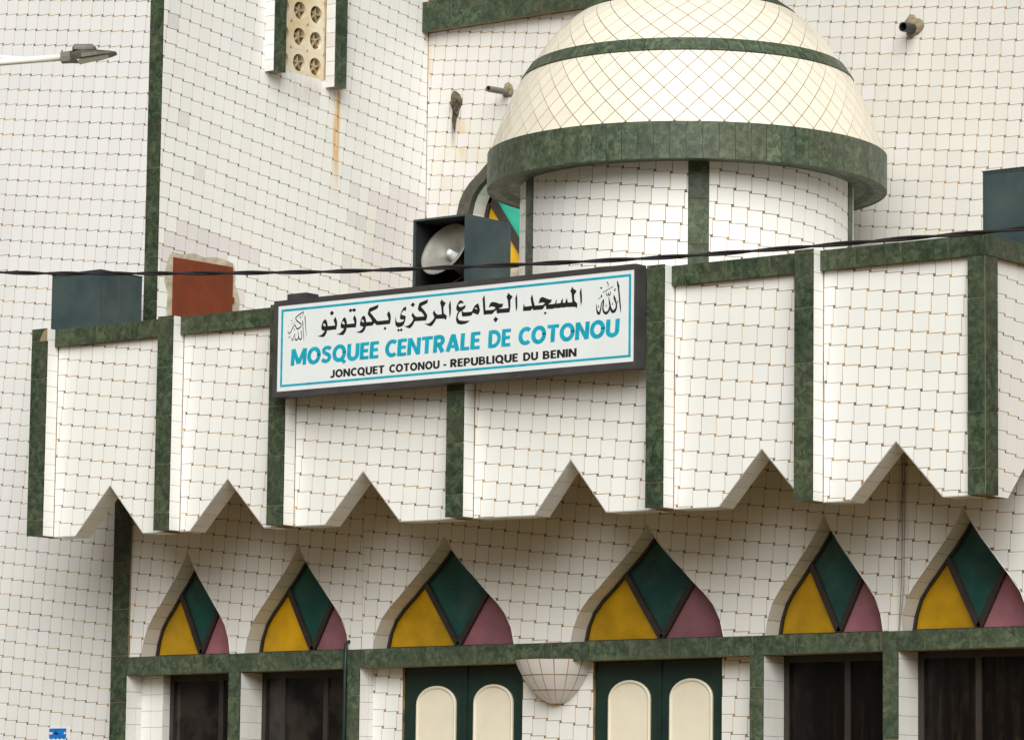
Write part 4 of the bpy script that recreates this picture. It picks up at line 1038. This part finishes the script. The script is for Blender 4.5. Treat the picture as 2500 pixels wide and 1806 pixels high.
# ------------------------------------------------------------------ loudspeaker cabinets on the roof
def cabinet_box(label, x0, x1, y0, y1, z1, open_front):
    B = Vector(((x0 + x1) / 2, (y0 + y1) / 2, ZROOF))
    o = thing("loudspeaker_cabinet", label, "loudspeaker", B, "loudspeaker cabinets on the canopy roof")
    t = .018; z0 = ZROOF
    m = MB(B)
    m.box(x0, x0 + t, y0, y1, z0, z1 - t); m.box(x1 - t, x1, y0, y1, z0, z1 - t); m.box(x0, x1, y0, y1, z1 - t, z1)
    m.box(x0 + t, x1 - t, y1 - t, y1, z0, z1 - t); m.box(x0 + t, x1 - t, y0 + .01, y1 - t, z0, z0 + t)
    m.build("body", M_cab, o)
    if open_front:
        n = MB(B); e = .002
        n.box(x0 + t + e, x0 + t + 2 * e, y0 + .02, y1 - t - e, z0 + t + e, z1 - t - e); n.box(x1 - t - 2 * e, x1 - t - e, y0 + .02, y1 - t - e, z0 + t + e, z1 - t - e)
        n.box(x0 + t + 2 * e, x1 - t - 2 * e, y1 - t - 2 * e, y1 - t - e, z0 + t + e, z1 - t - e); n.box(x0 + t + 2 * e, x1 - t - 2 * e, y0 + .02, y1 - t - 2 * e, z1 - t - 2 * e, z1 - t - e)
        n.build("black_lining", M_cabin, o)
        ax = Vector((-.10, -.88, .42)).normalized(); hc = Vector((-.245, y0 + .100, 7.05))
        prof = [(.268, -.004), (.276, .004), (.262, .010), (.250, -.004), (.205, -.026), (.150, -.052), (.105, -.085), (.075, -.125), (.055, -.165), (.0001, -.165)]
        hr = MB(B).lathe(hc, ax, prof, 40).build("horn", M_horn, o, True)
        back = [(.262, -.006), (.215, -.036), (.160, -.066), (.115, -.11), (.09, -.20), (.09, -.34), (.07, -.36), (.0001, -.36)]
        MB(B).lathe(hc, ax, back, 32).build("horn_back", M_horn, hr, True)
        MB(B).lathe(hc, ax, [(.055, -.163), (.045, -.13), (.036, -.07), (.030, -.05), (.0001, -.044)], 20).build("phase_plug", M_face, hr, True)
        MB(B).tube([hc + ax * -.3 + Vector((0, 0, -.08)), hc + Vector((-.02, .12, -.30)), hc + Vector((-.10, .1, -.42)), hc + Vector((-.16, .12, -.60))], .006, 6).build("cable", M_pvc, o)
    else:
        MB(B).box(x0 + t, x1 - t, y0 + .004, y0 + .016, z0 + t, z1 - t).build("front_board", M_cab, o)
        MB(B).box(x0 - .006, x1 + .006, y0 - .006, y1 + .006, z1 + .0005, z1 + .008).build("lid", M_cab, o)
    return o
cabinet_box("open fronted loudspeaker cabinet with a grey horn inside, above the sign", -.531, .087, .60, 1.238, 7.326, True)
cabinet_box("closed blue-grey cabinet on the left end of the parapet beside the tower", -4.868, -4.216, .35, .92, 7.146, False)
cabinet_box("closed blue-grey cabinet at the right corner, cut by the photo's right edge", 5.346, 5.90, .80, 1.40, 7.205, False)

# ------------------------------------------------------------------ street lamp in front of the tower
la, lt = Vector((-.23, -4.856, 7.821)), Vector((.51, -4.278, 7.910))
dA = (lt - la).normalized(); sA = Vector((0, 0, 1)).cross(dA).normalized(); uA = dA.cross(sA)
pole_top = la - dA * 1.7
B = Vector((pole_top.x, pole_top.y, .13))
lamp = thing("street_lamp", "street lamp arm with a flat grey lamp head, crossing the tower at upper left", "street lamp", B)
def lp(a, s, u): return la + dA * a + sA * s + uA * u          # along the arm, sideways, up
MB(B).tube([(B.x, B.y, .13), (B.x, B.y, 4), (B.x, B.y, pole_top.z + .25)], [.085, .07, .05], 16).build("pole", M_white, lamp, True)
MB(B).lathe((B.x, B.y, .13), (0, 0, 1), [(.18, 0), (.18, .02), (.09, .025), (.09, .2)], 20).build("base_flange", M_white, lamp)
MB(B).tube([pole_top, la, lp(.505, 0, .0)], .0275, 16).build("arm", M_white, lamp, True)
MB(B).tube([lp(-1.7, 0, .25), lp(-.6, 0, .16), lp(0, 0, .046), lp(.10, 0, .028), lp(.20, 0, .018)], .015, 10).build("brace_rod", M_white, lamp, True)
hd = MB(B)
def loft(m, secs):
    vs, fs = [], []; n = len(secs[0])
    for s_ in secs: vs += s_
    for i in range(len(secs) - 1):
        for k in range(n): fs.append((i * n + k, i * n + (k + 1) % n, (i + 1) * n + (k + 1) % n, (i + 1) * n + k))
    fs += [tuple(range(n - 1, -1, -1)), tuple((len(secs) - 1) * n + k for k in range(n))]
    m.add(vs, fs)
def sec(a, w, z0, z1, ch=.35):
    h = z1 - z0
    return [lp(a, -w, z0), lp(a, w, z0), lp(a, w, z0 + h * .5), lp(a, w * (1 - ch), z1), lp(a, -w * (1 - ch), z1), lp(a, -w, z0 + h * .5)]
loft(hd, [sec(.485, .045, -.042, .036), sec(.56, .05, -.044, .040), sec(.60, .085, -.042, .036), sec(.66, .12, -.036, .034), sec(.78, .12, -.026, .022), sec(.88, .085, -.014, .010), sec(.925, .05, -.008, .004)])
hdo = hd.build("lamp_head", M_alu, lamp)
m = MB(B)
loft(m, [sec(.585, .07, .036, .060, .1), sec(.60, .075, .040, .074, .1), sec(.755, .075, .030, .062, .1), sec(.77, .06, .024, .048, .1)]); m.build("driver_box", M_alu, hdo)
for k in range(5):
    m = MB(B); s_ = -.06 + .03 * k
    m.add([lp(a, s_ + d, u) for d in (-.003, .003) for a, u in ((.60, .072), (.75, .060), (.75, .074), (.60, .086))], [(0, 1, 2, 3), (7, 6, 5, 4), (0, 4, 5, 1), (1, 5, 6, 2), (2, 6, 7, 3), (3, 7, 4, 0)]); m.build("cooling_fin", M_alu, hdo)
m = MB(B); loft(m, [sec(.62, .09, -.052, -.040, 0), sec(.86, .06, -.022, -.012, 0)]); m.build("lens", M_face, hdo)
MB(B).tube([lp(.49, 0, 0), lp(.515, 0, 0)], .036, 16).build("collar", M_alu, hdo)
MB(B).tube([lp(.497, 0, .03), lp(.497, 0, .058)], .006, 8).build("bolt", M_alu, hdo)
MB(B).tube([lp(.487, 0, .036), lp(.51, 0, .036)], .006, 8).build("bolt", M_alu, hdo)

# ------------------------------------------------------------------ twisted power cable over the street
CP = [(-9.0, 7.25), (-4.0, 6.56), (-.011, 6.108), (1.457, 5.977), (3.28, 5.837), (4.556, 5.763), (5.566, 5.712), (6.531, 5.671), (7.454, 5.648), (8.337, 5.632), (9.24, 5.618), (12.0, 5.66), (16.0, 5.86)]
def cz(x):
    i = next((q for q in range(1, len(CP)) if CP[q][0] >= x), len(CP) - 1)
    p0, p1, p2, p3 = CP[max(i - 2, 0)], CP[i - 1], CP[i], CP[min(i + 1, len(CP) - 1)]; t = (x - p1[0]) / (p2[0] - p1[0])
    m1 = (p2[1] - p0[1]) / (p2[0] - p0[0]) * (p2[0] - p1[0]); m2 = (p3[1] - p1[1]) / (p3[0] - p1[0]) * (p2[0] - p1[0])
    return (2 * t ** 3 - 3 * t * t + 1) * p1[1] + (t ** 3 - 2 * t * t + t) * m1 + (-2 * t ** 3 + 3 * t * t) * p2[1] + (t ** 3 - t * t) * m2
B = Vector((3.0, -5.0, 5.6))
cab = thing("power_cable", "black twisted power cable strung across the whole facade", "cable", B)
for ph in (0, math.pi):
    pts = []; x = -8.9
    while x < 15.9:
        a = x * 2 * math.pi / .95 + ph; pts.append((x, -5.0 + .0085 * math.cos(a), cz(x) + .0085 * math.sin(a))); x += .05
    MB(B).tube(pts, .0088, 7).build("strand", M_wire, cab, True)
print("objects", len(bpy.data.objects), "tris", sum(len(p.vertices) - 2 for m in bpy.data.meshes for p in m.polygons))
